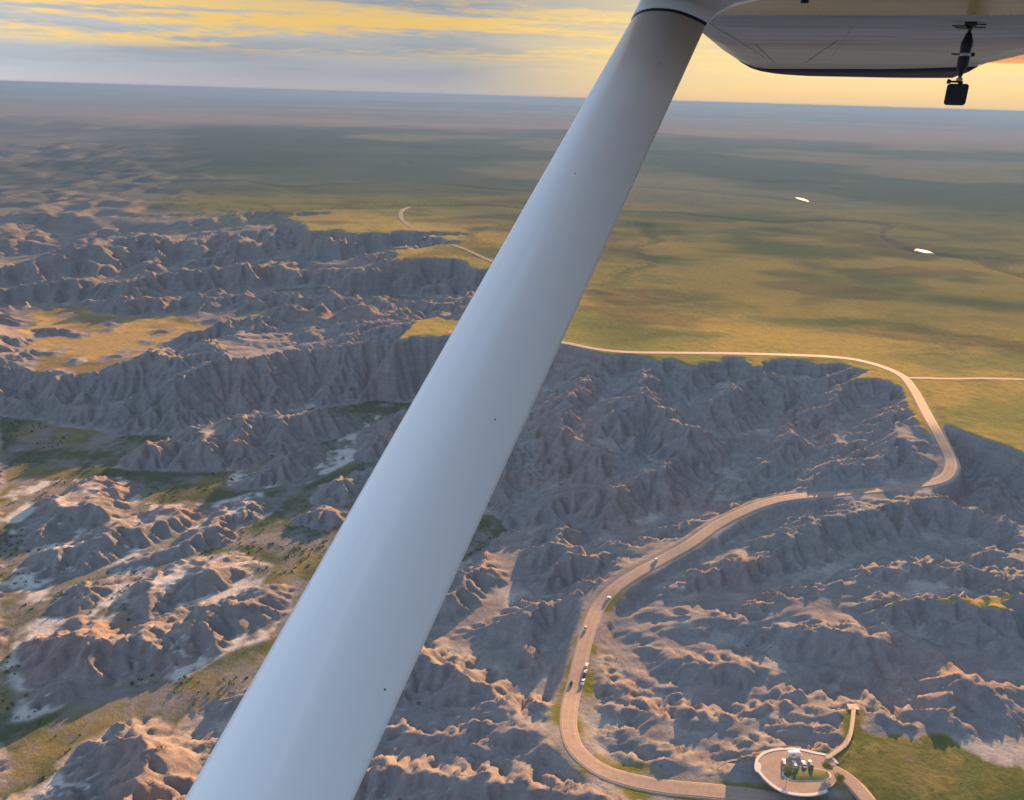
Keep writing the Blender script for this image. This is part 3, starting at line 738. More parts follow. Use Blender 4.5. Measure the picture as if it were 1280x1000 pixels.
at.data.foreach_set('color', np.concatenate([c, one[..., None]], -1).astype(np.float32).ravel())
at = me.attributes.new('bare', 'FLOAT', 'POINT')
at.data.foreach_set('value', np.clip(1 - grass - 0.6 * silt, 0, 1).astype(np.float32).ravel())
me.update(calc_edges=True)

def ground_material():
    m = bpy.data.materials.new('badlands_ground'); m.use_nodes = True
    N = Nodes(m.node_tree); p = N.n['Principled BSDF']
    cover = N.add('ShaderNodeAttribute', attribute_name='cover').outputs['Color']
    bare = N.add('ShaderNodeAttribute', attribute_name='bare').outputs['Fac']
    pos = N.add('ShaderNodeNewGeometry').outputs['Position']
    s = N.add('ShaderNodeSeparateXYZ', {0: pos})
    wob = N.noise(pos, 0.02, 3.0, 0.5)
    zz = N.math('MULTIPLY_ADD', wob, 7.0, s.outputs[2])
    # bedded clay: bands by height, pinkish and grey
    bed = N.noise(N.add('ShaderNodeCombineXYZ', {2: zz}).outputs[0], 0.20, 3.0, 0.6)
    fine = N.noise(N.add('ShaderNodeCombineXYZ', {2: zz}).outputs[0], 1.7, 2.0, 0.5)
    tint = N.mix(N.ramp(bed, 0.38, 0.62), (0.92, 0.92, 0.95), (1.06, 1.03, 1.0))
    tint = N.mix(N.math('MULTIPLY', N.ramp(fine, 0.55, 0.68), 0.10), tint, (1.25, 1.12, 1.08))
    tint = N.mix(bare, (1.0, 1.0, 1.0), tint)
    n1 = N.noise(pos, 0.55, 4.0, 0.65)
    speck = N.noise(pos, 0.16, 5.0, 0.7)
    n2 = N.noise(pos, 0.11, 5.0, 0.7, 0.6)
    mot = N.mix(N.ramp(n1, 0.25, 0.75), (0.90, 0.90, 0.90), (1.09, 1.09, 1.09))
    mot = N.mix(1.0, mot, N.mix(bare, (1.0, 1.0, 1.0), N.mix(N.ramp(n2, 0.32, 0.68), (0.92, 0.92, 0.93), (1.07, 1.06, 1.05))), 'MULTIPLY')
    mot2 = N.mix(N.math('MULTIPLY', N.ramp(speck, 0.56, 0.70), N.math('SUBTRACT', 1.0, bare)), (1.0, 1.0, 1.0), (0.62, 0.72, 0.60))
    cc = N.mix(1.0, N.mix(1.0, N.mix(1.0, cover, tint, 'MULTIPLY'), mot, 'MULTIPLY'), mot2, 'MULTIPLY')
    N.l.new(cc, p.inputs['Base Color'])
    p.inputs['Roughness'].default_value = 0.95
    p.inputs['Specular IOR Level'].default_value = 0.0
    b1 = N.noise(pos, 0.30, 8.0, 0.72)
    bump = N.add('ShaderNodeBump', {'Strength': 0.8, 'Distance': 1.3, 'Height': b1})
    N.l.new(bump.outputs[0], p.inputs['Normal'])
    return m
me.materials.append(ground_material())
terrain = link(bpy.data.objects.new('terrain', me))
tag(terrain, 'eroded grey badlands, grassy plateau and plain out to the horizon', kind='structure')
# ---------------------------------------------------------------- roads, pavements and paths
def height_at(pts):
    p = np.array(pts, float)
    return height(p[:, 0].copy(), p[:, 1].copy())
def strip_faces(n, m): return [(i * m + k, i * m + k + 1, (i + 1) * m + k + 1, (i + 1) * m + k) for i in range(n - 1) for k in range(m - 1)]
def normals2(L):
    t = np.gradient(L[:, :2], axis=0); t /= np.linalg.norm(t, axis=1)[:, None]
    return np.stack([t[:, 1], -t[:, 0]], 1)
def ribbon(name, L, offs, zs, mat, parent=None):
    """a strip along line L with cross-section points (offset to the right, height above the line)"""
    N2 = normals2(L); V = []
    for p, n in zip(L, N2):
        for o, z in zip(offs, zs): V.append((p[0] + n[0] * o, p[1] + n[1] * o, p[2] + z))
    return mesh_object(name, V, strip_faces(len(L), len(offs)), mat, parent)
def road_material(name, c0, c1, scale=0.25):
    m = bpy.data.materials.new(name); m.use_nodes = True
    N = Nodes(m.node_tree); p = N.n['Principled BSDF']
    pos = N.add('ShaderNodeNewGeometry').outputs['Position']
    a = N.noise(pos, scale, 5.0, 0.65); b = N.noise(pos, 2.5, 3.0, 0.6)
    cc = N.mix(N.ramp(a, 0.3, 0.7), c0, c1)
    cc = N.mix(1.0, cc, N.mix(b, (0.85, 0.85, 0.85), (1.12, 1.12, 1.12)), 'MULTIPLY')
    N.l.new(cc, p.inputs['Base Color']); p.inputs['Roughness'].default_value = 0.85
    p.inputs['Specular IOR Level'].default_value = 0.3
    bp = N.add('ShaderNodeBump', {'Strength': 0.3, 'Distance': 0.05, 'Height': b}); N.l.new(bp.outputs[0], p.inputs['Normal'])
    return m
M_ASPHALT = road_material('worn_asphalt', (0.27, 0.205, 0.165), (0.34, 0.26, 0.21))
M_GRAVEL = road_material('shoulder_gravel', (0.26, 0.20, 0.155), (0.33, 0.26, 0.20), 0.6)
M_DARKROAD = road_material('far_asphalt', (0.10, 0.10, 0.10), (0.14, 0.13, 0.12))
M_LINE = plain_material('road_paint', (0.42, 0.32, 0.13), 0.6)
M_WHITE_LINE = plain_material('white_road_paint', (0.40, 0.36, 0.32), 0.6)
M_CONCRETE = road_material('pale_concrete', (0.55, 0.52, 0.48), (0.66, 0.63, 0.58), 1.2)

rl = smooth_line(ROAD, 3.0)
gravel = ribbon('road_shoulder', rl, [-7.0, -4.6, 4.6, 7.0], [-1.3, -0.05, -0.05, -1.3], M_GRAVEL)
tag(gravel, 'pale gravel shoulder along both edges of the winding road', kind='structure')
road = ribbon('road', rl, [-3.9, -3.75, 3.75, 3.9], [-0.03, 0.05, 0.05, -0.03], M_ASPHALT)
tag(road, 'tan asphalt road winding down from the plateau through the badlands', kind='structure')
for off, mt in ((0.0, M_LINE), (-3.3, M_WHITE_LINE), (3.3, M_WHITE_LINE)):
    ribbon('road_line', rl, [off - 0.075, off + 0.075], [0.062, 0.062], mt, road)

def draped_road(name, pts, halfw, mat, lift, label, step=6.0):
    L = smooth_line(pts, step)
    L[:, 2] = height_at(L) + lift
    k = np.ones(7) / 7
    L[:, 2] = np.maximum(L[:, 2], np.convolve(np.pad(L[:, 2], 3, mode='edge'), k, 'valid'))
    o = ribbon(name, L, [-halfw - 1.5, -halfw, halfw, halfw + 1.5], [-1.2, 0, 0, -1.2], mat)
    return tag(o, label, kind='structure')
draped_road('road', SIDE_ROAD, 2.6, M_GRAVEL, 0.25, 'straight pale gravel side road leaving the junction across the plateau')
draped_road('road', FAR_ROAD, 4.5, M_DARKROAD, 0.5, 'dark thin road curving away over the golden far plateau', 12.0)

# the overlook: a turning loop with kerbs round a grass island
LOT_Z = 47.62
lot = smooth_line([(x, y, LOT_Z) for x, y in LOT + LOT[:1]], 1.2)[:-1]
lc = lot[:, :2].mean(0)
o = mesh_object('parking_lot', [tuple(p) for p in lot], [tuple(range(len(lot)))], M_ASPHALT)
tag(o, 'oval asphalt parking loop of the overlook', kind='structure')
def ring(name, base, o0, o1, z0, z1, mat, i0=0, i1=None, parent=None):
    """a raised kerb or walk that follows part of a closed outline, o0..o1 m outside it"""
    n = len(base); i1 = n if i1 is None else i1
    idx = [i % n for i in range(i0, i1 + 1)]
    t = np.roll(base[:, :2], -1, 0) - np.roll(base[:, :2], 1, 0); t /= np.linalg.norm(t, axis=1)[:, None]
    nn = np.stack([-t[:, 1], t[:, 0]], 1)
    if ((base[:, :2] - lc) * nn).sum() < 0: nn = -nn
    V = []
    for i in idx:
        p, q = base[i], nn[i]
        for off, z in ((o0, z0), (o0, z1), (o1, z1), (o1, z0)): V.append((p[0] + q[0] * off, p[1] + q[1] * off, z))
    return mesh_object(name, V, strip_faces(len(idx), 4), mat, parent)
nl = len(lot)
ang = np.degrees(np.arctan2(lot[:, 1] - lc[1], lot[:, 0] - lc[0]))
gap = [i for i in range(nl) if -48 < ang[i] < 12]            # the loop opens to its access road on the right
i0 = (max(gap) + 1) if not (0 in gap and nl - 1 in gap) else next(i for i in range(nl) if i not in gap)
i1 = i0 + nl - len(gap) - 1
pv = ring('pavement', lot, -0.1, 1.35, LOT_Z - 0.6, LOT_Z + 0.14, M_CONCRETE, i0, i1)
tag(pv, 'pale concrete walk with kerb curving round the parking loop', kind='structure')
def blob_outline(cx, cy, rx, ry, rot, n=28, seed=3):
    r = random.Random(seed); out = []
    for k in range(n):
        a = 2 * math.pi * k / n; s = 1 + 0.06 * math.sin(3 * a + seed) + 0.04 * math.sin(5 * a + 2 * seed) + r.uniform(-0.015, 0.015)
        x, y = rx * s * math.cos(a), ry * s * math.sin(a)
        out.append((cx + x * math.cos(rot) - y * math.sin(rot), cy + x * math.sin(rot) + y * math.cos(rot)))
    return out
M_TURF = road_material('island_turf', (0.07, 0.10, 0.03), (0.14, 0.15, 0.045), 0.5)
isl = blob_outline(152.5, 308.6, 12.5, 4.6, 0.06)
n_i = len(isl); cxy = np.mean(isl, 0)
V = [(x, y, LOT_Z - 0.2) for x, y in isl] + [(x, y, LOT_Z + 0.13) for x, y in isl]
V += [(cxy[0] + (x - cxy[0]) * 0.93, cxy[1] + (y - cxy[1]) * 0.93, LOT_Z + 0.14) for x, y in isl]
F = [(k, (k + 1) % n_i, n_i + (k + 1) % n_i, n_i + k) for k in range(n_i)] + [(n_i + k, n_i + (k + 1) % n_i, 2 * n_i + (k + 1) % n_i, 2 * n_i + k) for k in range(n_i)]
kb = mesh_object('traffic_island', V, F, M_CONCRETE)
tag(kb, 'kerbed oval grass island inside the parking loop', kind='structure')
V = [(cxy[0] + (x - cxy[0]) * s, cxy[1] + (y - cxy[1]) * s, LOT_Z + 0.14 + 0.5 * (1 - s * s)) for s in (0.93, 0.6, 0.25) for x, y in isl] + [(cxy[0], cxy[1], LOT_Z + 0.6)]
F = [(r * n_i + k, r * n_i + (k + 1) % n_i, (r + 1) * n_i + (k + 1) % n_i, (r + 1) * n_i + k) for r in range(2) for k in range(n_i)] + [(2 * n_i + k, 2 * n_i + (k + 1) % n_i, 3 * n_i) for k in range(n_i)]
mesh_object('turf', V, F, M_TURF, kb, True)
al = smooth_line(LOT_ROAD, 2.0); al[:, 2] = LOT_Z - 0.03
tag(ribbon('road', al, [-4.6, -3.4, 3.4, 4.6], [-0.4, 0.01, 0.01, -0.4], M_ASPHALT), 'short access road leaving the parking loop past the grass', kind='structure')
wp = smooth_line(WEST_PATH, 1.5); wp[:, 2] = np.maximum(height_at(wp), 45) + 0.22
tag(ribbon('path', wp, [-0.65, -0.5, 0.5, 0.65], [-0.3, 0, 0, -0.3], M_GRAVEL), 'narrow pale footpath running left from the parking loop', kind='structure')
pad = blob_outline(129.2, 312.5, 3.4, 1.7, 1.25, 22, 5)
V = [(x, y, LOT_Z - 0.5) for x, y in pad] + [(x, y, LOT_Z + 0.10) for x, y in pad]
F = [(k, (k + 1) % 22, 22 + (k + 1) % 22, 22 + k) for k in range(22)] + [tuple(range(22, 44))]
tag(mesh_object('pavement', V, F, M_CONCRETE), 'rounded concrete viewing pad at the left end of the parking loop', kind='structure')

# boardwalk to the point
M_WOOD = plain_material('weathered_boards', (0.52, 0.42, 0.30), 0.8, var=0.15, scale=1.5)
bw = smooth_line(BOARDWALK, 1.0)
bw[:, 2] = 48.1
bx, by = float(bw[0, 0]), float(bw[0, 1])
walk = empty('boardwalk', (bx, by, 47.4))
tag(walk, 'wooden boardwalk with railings climbing from the parking loop to the point', 'boardwalk')
loc = bw.copy(); loc[:, 0] -= bx; loc[:, 1] -= by; loc[:, 2] -= 47.4
nb2 = normals2(loc)
seg = smooth_line(loc, 0.9)
sn = normals2(seg)
pm = bpy.data.meshes.new('plank')
bm = bmesh.new(); add_box(bm, 0, 0, 0, 2.2, 0.84, 0.06); bm.to_mesh(pm); bm.free(); pm.materials.append(M_WOOD)
for p, n in zip(seg, sn):
    o = bpy.data.objects.new('plank', pm); link(o, walk)
    o.location = p; o.rotation_euler = (0, 0, math.atan2(n[1], n[0]))
for sd in (-1.05, 1.05):
    V = [];
    for p, n in zip(loc, nb2):
        for a, z in ((-0.04, 0.95), (0.04, 0.95), (0.04, 1.07), (-0.04, 1.07)): V.append((p[0] + n[0] * (sd + a), p[1] + n[1] * (sd + a), p[2] + z))
    vv, ff = loft([V[i * 4:i * 4 + 4] for i in range(len(loc))])
    mesh_object('handrail', vv, ff, M_WOOD, walk)
pmesh = bpy.data.meshes.new('post'); bm = bmesh.new(); add_box(bm, 0, 0, 0.2, 0.11, 0.11, 1.7); bm.to_mesh(pmesh); bm.free(); pmesh.materials.append(M_WOOD)
for i in range(0, len(loc), 3):
    for sd in (-1.05, 1.05):
        o = bpy.data.objects.new('post', pmesh); link(o, walk); o.location = (loc[i, 0] + nb2[i, 0] * sd, loc[i, 1] + nb2[i, 1] * sd, loc[i, 2])
e = loc[-1]
bm = bmesh.new(); add_box(bm, e[0] + 0.6, e[1] + 2.2, e[2] - 0.02, 6.0, 4.4, 0.10, 0.03)
bm_object('viewing_deck', bm, M_WOOD, walk)

# ---------------------------------------------------------------- stock ponds
def water_material():
    m = bpy.data.materials.new('pond_water'); m.use_nodes = True
    N = Nodes(m.node_tree); p = N.n['Principled BSDF']
    p.inputs['Base Color'].default_value = (0.05, 0.05, 0.045, 1); p.inputs['Roughness'].default_value = 0.22
    p.inputs['IOR'].default_value = 1.333; p.inputs['Specular IOR Level'].default_value = 0.5
    pos = N.add('ShaderNodeNewGeometry').outputs['Position']
    b = N.add('ShaderNodeBump', {'Strength': 0.12, 'Distance': 0.1, 'Height': N.noise(pos, 0.6, 3.0)}); N.l.new(b.outputs[0], p.inputs['Normal'])
    return m
M_WATER = water_material()
M_BANK = road_material('pond_bank', (0.22, 0.17, 0.12), (0.30, 0.24, 0.17), 0.05)
for k, ((x, y), rx, ry, lab) in enumerate(zip(PONDS, (10, 10.5), (42, 22), ('bright stock pond shining on the far green plain', 'bright stock pond nearer the right edge of the plain'))):
    out_ = blob_outline(x, y, rx, ry, 0.1 * k, 36, 2 + k)
    zs = height_at(out_ + [(x + (a - x) * q, y + (b - y) * q) for a, b in out_ for q in (0.0, 0.35, 0.7)]); zt = float(zs.max()) + 0.6
    V = [(x + (a - x) * s, y + (b - y) * s, z) for s, z in ((1.45, zt - 3.0), (1.10, zt - 0.1), (1.0, zt - 0.2), (0.96, zt - 0.5)) for a, b in out_]
    F = [(r * 36 + q, r * 36 + (q + 1) % 36, (r + 1) * 36 + (q + 1) % 36, (r + 1) * 36 + q) for r in range(3) for q in range(36)]
    bank = mesh_object('pond', V, F, M_BANK, None, True)
    tag(bank, lab, kind='structure')
    mesh_object('water', [(a, b, zt - 0.25) for a, b in out_], [tuple(range(36))], M_WATER, bank)

# ---------------------------------------------------------------- vehicles
M_GLASS = plain_material('vehicle_glass', (0.03, 0.035, 0.04), 0.08, var=0.0, spec=0.6)
M_TYRE = plain_material('tyre_rubber', (0.02, 0.02, 0.02), 0.9)
M_RIM = plain_material('wheel_rim', (0.45, 0.45, 0.46), 0.35, 0.8)
M_LAMP = plain_material('lamp_glass', (0.75, 0.75, 0.72), 0.15, var=0.0)
M_TAIL = plain_material('tail_lamp_glass', (0.35, 0.02, 0.02), 0.2, var=0.0)
def wheel_meshes():
    bm = bmesh.new()
    bmesh.ops.create_cone(bm, cap_ends=True, segments=16, radius1=0.33, radius2=0.33, depth=0.22, matrix=Matrix.Rotation(R(90), 4, 'X'))
    bmesh.ops.bevel(bm, geom=[e_ for e_ in bm.edges if len(e_.link_faces) == 2 and e_.calc_face_angle() > 1], offset=0.04, segments=2, affect='EDGES')
    a = bpy.data.meshes.new('wheel'); bm.to_mesh(a); bm.free(); a.materials.append(M_TYRE)
    bm = bmesh.new()
    bmesh.ops.create_cone(bm, cap_ends=True, segments=12, radius1=0.20, radius2=0.20, depth=0.235, matrix=Matrix.Rotation(R(90), 4, 'X'))
    b = bpy.data.meshes.new('rim'); bm.to_mesh(b); bm.free(); b.materials.append(M_RIM)
    return a, b
WHEEL_ME, RIM_ME = wheel_meshes()
PAINTS = {}
def paint(name, c):
    if name not in PAINTS: PAINTS[name] = plain_material(name + '_car_paint', c, 0.3, coat=0.6, var=0.02)
    return PAINTS[name]
# side profiles, nose at +x: (x, z) of the lower body and of the glasshouse
PROFILES = {
    'sedan': (4.6, 1.8, [(-2.3, .35), (-2.28, .85), (-1.5, .95), (1.0, .92), (2.15, .72), (2.3, .5), (2.25, .32)], [(-1.7, .93), (-1.0, 1.40), (0.35, 1.43), (1.15, .92)]),
    'suv': (4.8, 1.9, [(-2.4, .40), (-2.38, 1.05), (-1.5, 1.10), (1.1, 1.06), (2.25, .92), (2.4, .62), (2.35, .38)], [(-2.30, 1.07), (-2.05, 1.70), (0.4, 1.74), (1.2, 1.07)]),
    'pickup': (5.6, 1.95, [(-2.8, .48), (-2.78, 1.05), (-0.6, 1.08), (1.4, 1.08), (2.6, 1.0), (2.8, .7), (2.75, .45)], [(-0.75, 1.06), (-0.55, 1.78), (0.75, 1.80), (1.5, 1.08)]),
    'camper': (7.4, 2.3, [(-3.7, .50), (-3.7, 2.95), (2.2, 3.0), (2.9, 2.2), (3.1, 1.15), (3.7, 1.0), (3.7, .5)], [(2.25, 1.25), (2.35, 1.95), (2.75, 2.0), (3.12, 1.22)]),
}
def extrude_profile(bm, prof, w0, w1, bev):
    """a side profile given a width: w0 at its bottom, w1 at its top"""
    z0, z1 = min(p[1] for p in prof), max(p[1] for p in prof)
    wd = lambda z: (w0 + (w1 - w0) * (z - z0) / (z1 - z0)) / 2
    A = [bm.verts.new((x, -wd(z), z)) for x, z in prof]; B = [bm.verts.new((x, wd(z), z)) for x, z in prof]
    bm.faces.new(A); bm.faces.new(B[::-1])
    for k in range(len(prof)): bm.faces.new((A[k], B[k], B[(k + 1) % len(prof)], A[(k + 1) % len(prof)]))
    bmesh.ops.recalc_face_normals(bm, faces=bm.faces)
    bmesh.ops.bevel(bm, geom=list(bm.edges), offset=bev, segments=2, profile=0.6, affect='EDGES')
def vehicle(kind, col_name, c, x, y, z, heading, label, group):
    ln, wd, body, cab = PROFILES[kind]
    nm = {'sedan': 'car', 'suv': 'car', 'pickup': 'pickup_truck', 'camper': 'camper_van'}[kind]
    t = empty(nm, (x, y, z), heading)
    tag(t, label, {'pickup': 'truck', 'camper': 'camper'}.get(kind, 'car'), group)
    bm = bmesh.new(); extrude_profile(bm, body, wd, wd * 0.96, 0.09); bm_object('body', bm, paint(col_name, c), t, True)
    bm = bmesh.new(); extrude_profile(bm, cab, wd * 0.90, wd * (0.74 if kind != 'camper' else 0.9), 0.05); cb = bm_object('windows', bm, M_GLASS, t)
    if kind != 'camper':
        top = [p for p in cab if p[1] > 1.2]
        bm = bmesh.new(); add_box(bm, (top[0][0] + top[1][0]) / 2, 0, top[0][1] + 0.02, abs(top[1][0] - top[0][0]) + 0.05, wd * 0.73, 0.07, 0.025)
        bm_object('roof', bm, paint(col_name, c), t)
    else:
        for sy_ in (-1, 1):
            bm = bmesh.new(); add_box(bm, -1.2, sy_ * wd * 0.49, 2.0, 1.5, 0.06, 0.6, 0.02); bm_object('side_window', bm, M_GLASS, t)
    wb = ln * 0.30
    for sx_ in (-1, 1):
        for sy_ in (-1, 1):
            w = bpy.data.objects.new('wheel', WHEEL_ME); link(w, t); w.location = (sx_ * wb, sy_ * (wd / 2 - 0.09), 0.33)
            r_ = bpy.data.objects.new('rim', RIM_ME); link(r_, w)
    for sy_ in (-1, 1):
        bm = bmesh.new(); add_box(bm, body[-2][0] - 0.05, sy_ * wd * 0.36, body[-2][1] + 0.12, 0.14, 0.32, 0.14, 0.03); bm_object('headlight', bm, M_LAMP, t)
        bm = bmesh.new(); add_box(bm, body[0][0] + 0.03, sy_ * wd * 0.38, 0.80, 0.10, 0.26, 0.16, 0.03); bm_object('tail_light', bm, M_TAIL, t)
    return t
WHITE, SILVER, DARK, RED, GREY = (0.78, 0.78, 0.77), (0.50, 0.51, 0.52), (0.03, 0.035, 0.045), (0.22, 0.025, 0.02), (0.16, 0.17, 0.18)
def on_road(x, y, side):
    """snap to a lane: side in metres right of the centre line; returns position and heading"""
    k = int(np.argmin((rl[:, 0] - x) ** 2 + (rl[:, 1] - y) ** 2)); k = min(max(k, 1), len(rl) - 2)
    t = rl[k + 1] - rl[k - 1]; h = math.atan2(t[1], t[0]); n = normals2(rl)[k]
    return rl[k, 0] + n[0] * side, rl[k, 1] + n[1] * side, rl[k, 2] + 0.06, h
GR, GL = 'vehicles on the winding road', 'vehicles parked at the overlook'
rc = CARS['road']
specs = [
    ('suv', 'white', WHITE, rc[0], 2.0, 0, 'white car farthest up the winding road, alone on the long straight', 0),
    ('sedan', 'white', WHITE, rc[1], -2.0, math.pi, 'white car on the upper bend, second from the top of the road', 0),
    ('suv', 'silver', SILVER, rc[7], 2.0, 0, 'small silver car alone at the road edge above the parked row', 0),
    ('suv', 'white', WHITE, rc[2], -4.7, math.pi, 'white car at the upper end of the row parked on the shoulder', 0),
    ('sedan', 'dark', DARK, rc[3], -4.7, math.pi, 'dark car second in the row parked on the shoulder', 0),
    ('suv', 'silver', SILVER, rc[4], -4.7, math.pi, 'silver car third in the row parked on the shoulder', 0),
    ('pickup', 'white', WHITE, rc[5], -4.7, math.pi, 'white pickup truck at the lower end of the row parked on the shoulder', 0),
    ('sedan', 'dark', DARK, rc[6], 2.0, 0, 'dark car driving in the lane beside the parked row', 0),
]
prev = None
for kind, cn, cc_, (x, y, z), side, flip, lab, _ in specs:
    px_, py_, pz_, hd = on_road(x, y, side)
    if abs(side) > 4:                                   # keep parked neighbours a car length apart
        if prev is not None:
            d = math.hypot(px_ - prev[0], py_ - prev[1])
            if d < 6.3:
                f = 6.3 / max(d, 1e-3); x, y = prev[2] + (x - prev[2]) * f, prev[3] + (y - prev[3]) * f
                px_, py_, pz_, hd = on_road(x, y, side)
        prev = (px_, py_, x, y); pz_ -= 0.10
    vehicle(kind, cn, cc_, px_, py_, pz_, hd + flip, lab, GR)
lt = CARS['lot']
for (kind, cn, cc_, k, hd, lab) in [
    ('suv', 'silver', SILVER, 0, 1.4, 'silver car at the left end of the island in the parking loop'),
    ('camper', 'white', WHITE, 1, 0.1, 'large white camper standing behind the island cars in the parking loop'),
    ('suv', 'white', WHITE, 2, 1.5, 'white car below the camper, first of three beside the island'),
    ('sedan', 'white', WHITE, 3, 1.5, 'white low car in the middle of three beside the island'),
    ('suv', 'grey', GREY, 4, 1.5, 'grey car last of three at the right end of the island')]:
    x, y, z = lt[k]
    vehicle(kind, cn, cc_, x, y + (5.2 if k in (1,) else 2.4 if k in (2, 3, 4) else 1.4), LOT_Z + 0.01, hd, lab, GL)

# ---------------------------------------------------------------- trees and shrubs
def leaf_material(name, c0, c1):
    m = bpy.data.materials.new(name); m.use_nodes = True
    N = Nodes(m.node_tree); p = N.n['Principled BSDF']
    rnd = N.add('ShaderNodeNewGeometry').outputs['Random Per Island']
    N.l.new(N.mix(rnd, c0, c1), p.inputs['Base Color']); p.inputs['Roughness'].default_value = 0.7
    p.inputs['Transmission Weight'].default_value = 0.0
    return m
M_LEAF = leaf_material('cottonwood_leaves', (0.15, 0.16, 0.02), (0.30, 0.28, 0.04))
M_BARK = plain_material('bark', (0.12, 0.09, 0.07), 0.9)
M_SHRUB = leaf_material('juniper_scrub', (0.025, 0.04, 0.018), (0.075, 0.09, 0.03))
def leafy(V, F, cx, cy, cz, rx, rz, n, size, rnd):
    for _ in range(n):
        while True:
            a, b, c_ = rnd.uniform(-1, 1), rnd.uniform(-1, 1), rnd.uniform(-1, 1)
            q = a * a + b * b + c_ * c_
            if 0.2 < q < 1: break
        lump = 1 + 0.25 * math.sin(5 * a + 3 * c_ + cx)
        p = Vector((cx + a * rx * lump, cy + b * rx * lump, cz + c_ * rz * lump))
        u = Vector((rnd.uniform(-1, 1), rnd.uniform(-1, 1), rnd.uniform(-1, 1))).normalized() * size * rnd.uniform(.6, 1.2)
        w = Vector((rnd.uniform(-1, 1), rnd.uniform(-1, 1), rnd.uniform(-1, 1))).normalized() * size * rnd.uniform(.6, 1.2)
        k = len(V); V.extend([p - u, p + w, p + u, p - w]); F.append((k, k + 1, k + 2, k + 3))
def tree(x, y, z, h, r, label, seed):
    rnd = random.Random(seed)
    t = empty('small_tree', (x, y, z)); tag(t, label, 'tree', 'small trees round the parking loop')
    rings = []
    for i in range(5):
        f = i / 4; rr_ = 0.16 * (1 - 0.6 * f); ox, oy = 0.15 * math.sin(3 * f + seed), 0.12 * f
        rings.append([(ox + rr_ * math.cos(2 * math.pi * k / 8), oy + rr_ * math.sin(2 * math.pi * k / 8), -0.3 + f * h * 0.7) for k in range(8)])
    v, f_ = loft(rings)
    for k in range(5):                                   # limbs
        a = 2 * math.pi * k / 5 + seed; b0 = Vector((0.1, 0.05, h * (0.3 + 0.07 * k))); b1 = b0 + Vector((math.cos(a) * r * 0.7, math.sin(a) * r * 0.7, h * 0.22))
        rg = [[tuple(p + Vector((q * math.cos(2 * math.pi * j / 5), q * math.sin(2 * math.pi * j / 5), 0))) for j in range(5)] for p, q in ((b0, 0.07), ((b0 + b1) / 2, 0.05), (b1, 0.02))]
        vv, ff = loft(rg); n0 = len(v); v = v + vv; f_ = f_ + [tuple(i + n0 for i in q) for q in ff]
    mesh_object('trunk', v, f_, M_BARK, t, True)
    V, F = [], []
    for k in range(7):
        a = rnd.uniform(0, 6.28); q = rnd.uniform(0, 0.55) * r
        leafy(V, F, q * math.cos(a), q * math.sin(a), h * rnd.uniform(0.5, 0.78), r * 0.55, h * 0.24, 240, 0.22, rnd)
    mesh_object('crown', V, F, M_LEAF, t)
bs = CARS['bush']
tree(bs[0][0], bs[0][1], LOT_Z + 0.4, 5.0, 3.1, 'yellow-green tree at the left end of the parking island', 1)
tree(bs[1][0] - 1.5, bs[1][1], LOT_Z + 0.1, 4.8, 3.0, 'yellow-green tree at the right end of the parking island', 2)
tree(bs[2][0] + 1.0, bs[2][1], LOT_Z - 0.2, 4.8, 3.0, 'yellow-green tree beside the access road, nearest the camera', 3)

# scrub: nobody could count it
def scrub(name, n, seed, smin, smax_, accept, label, mat):
    rnd = random.Random(seed); rs = np.random.default_rng(seed)
    x = rs.uniform(-620, 560, n * 8); y = rs.uniform(255, 1000, n * 8)
    keep = accept(x, y); x, y = x[keep][:n], y[keep][:n]
    z = height(x, y)
    V, F = [], []
    for a, b, c_ in zip(x, y, z):
        s = rnd.uniform(smin, smax_)
        leafy(V, F, a, b, c_ + s * 0.35, s, s * 0.7, 14, s * 0.5, rnd)
    tag(mesh_object(name, V, F, mat), label, kind='stuff')
def grid_at(arr):
    return lambda x, y: arr[np.clip(((y - NY0) / ndx).astype(int), 0, arr.shape[0] - 1), np.clip(((x - NX0) / ndx).astype(int), 0, arr.shape[1] - 1)]
g_fl, g_over, g_A = grid_at(nM['fl']), grid_at(nM['over']), grid_at(np.log10(nA))
def near_road(x, y): return poly_dist(ROADL[::3], x, y)[0]
def in_lot(x, y): return ((x - lc[0]) / 27) ** 2 + ((y - lc[1]) / 20) ** 2 < 1
acc = lambda x, y: ((g_fl(x, y) & (fbm(x, y, 60, 3, 501) > 0.1)) | (~g_fl(x, y) & ~g_over(x, y) & (g_A(x, y) > 3.1) & (fbm(x, y, 40, 2, 505) > 0.0))) & (near_road(x, y) > 9) & ~in_lot(x, y)
scrub('valley_scrub', 2600, 11, 0.5, 1.5, acc, 'dark low scrub dotted over the valley floors and wash beds', M_SHRUB)
acc2 = lambda x, y: (np.abs(near_road(x, y) - 11.5) < 3.0) & (fbm(x, y, 30, 2, 511) > 0.12) & (y < 520) & ~in_lot(x, y)
scrub('roadside_scrub', 500, 12, 0.4, 1.1, acc2, 'yellow-green weeds and bushes along the road verge', M_LEAF)

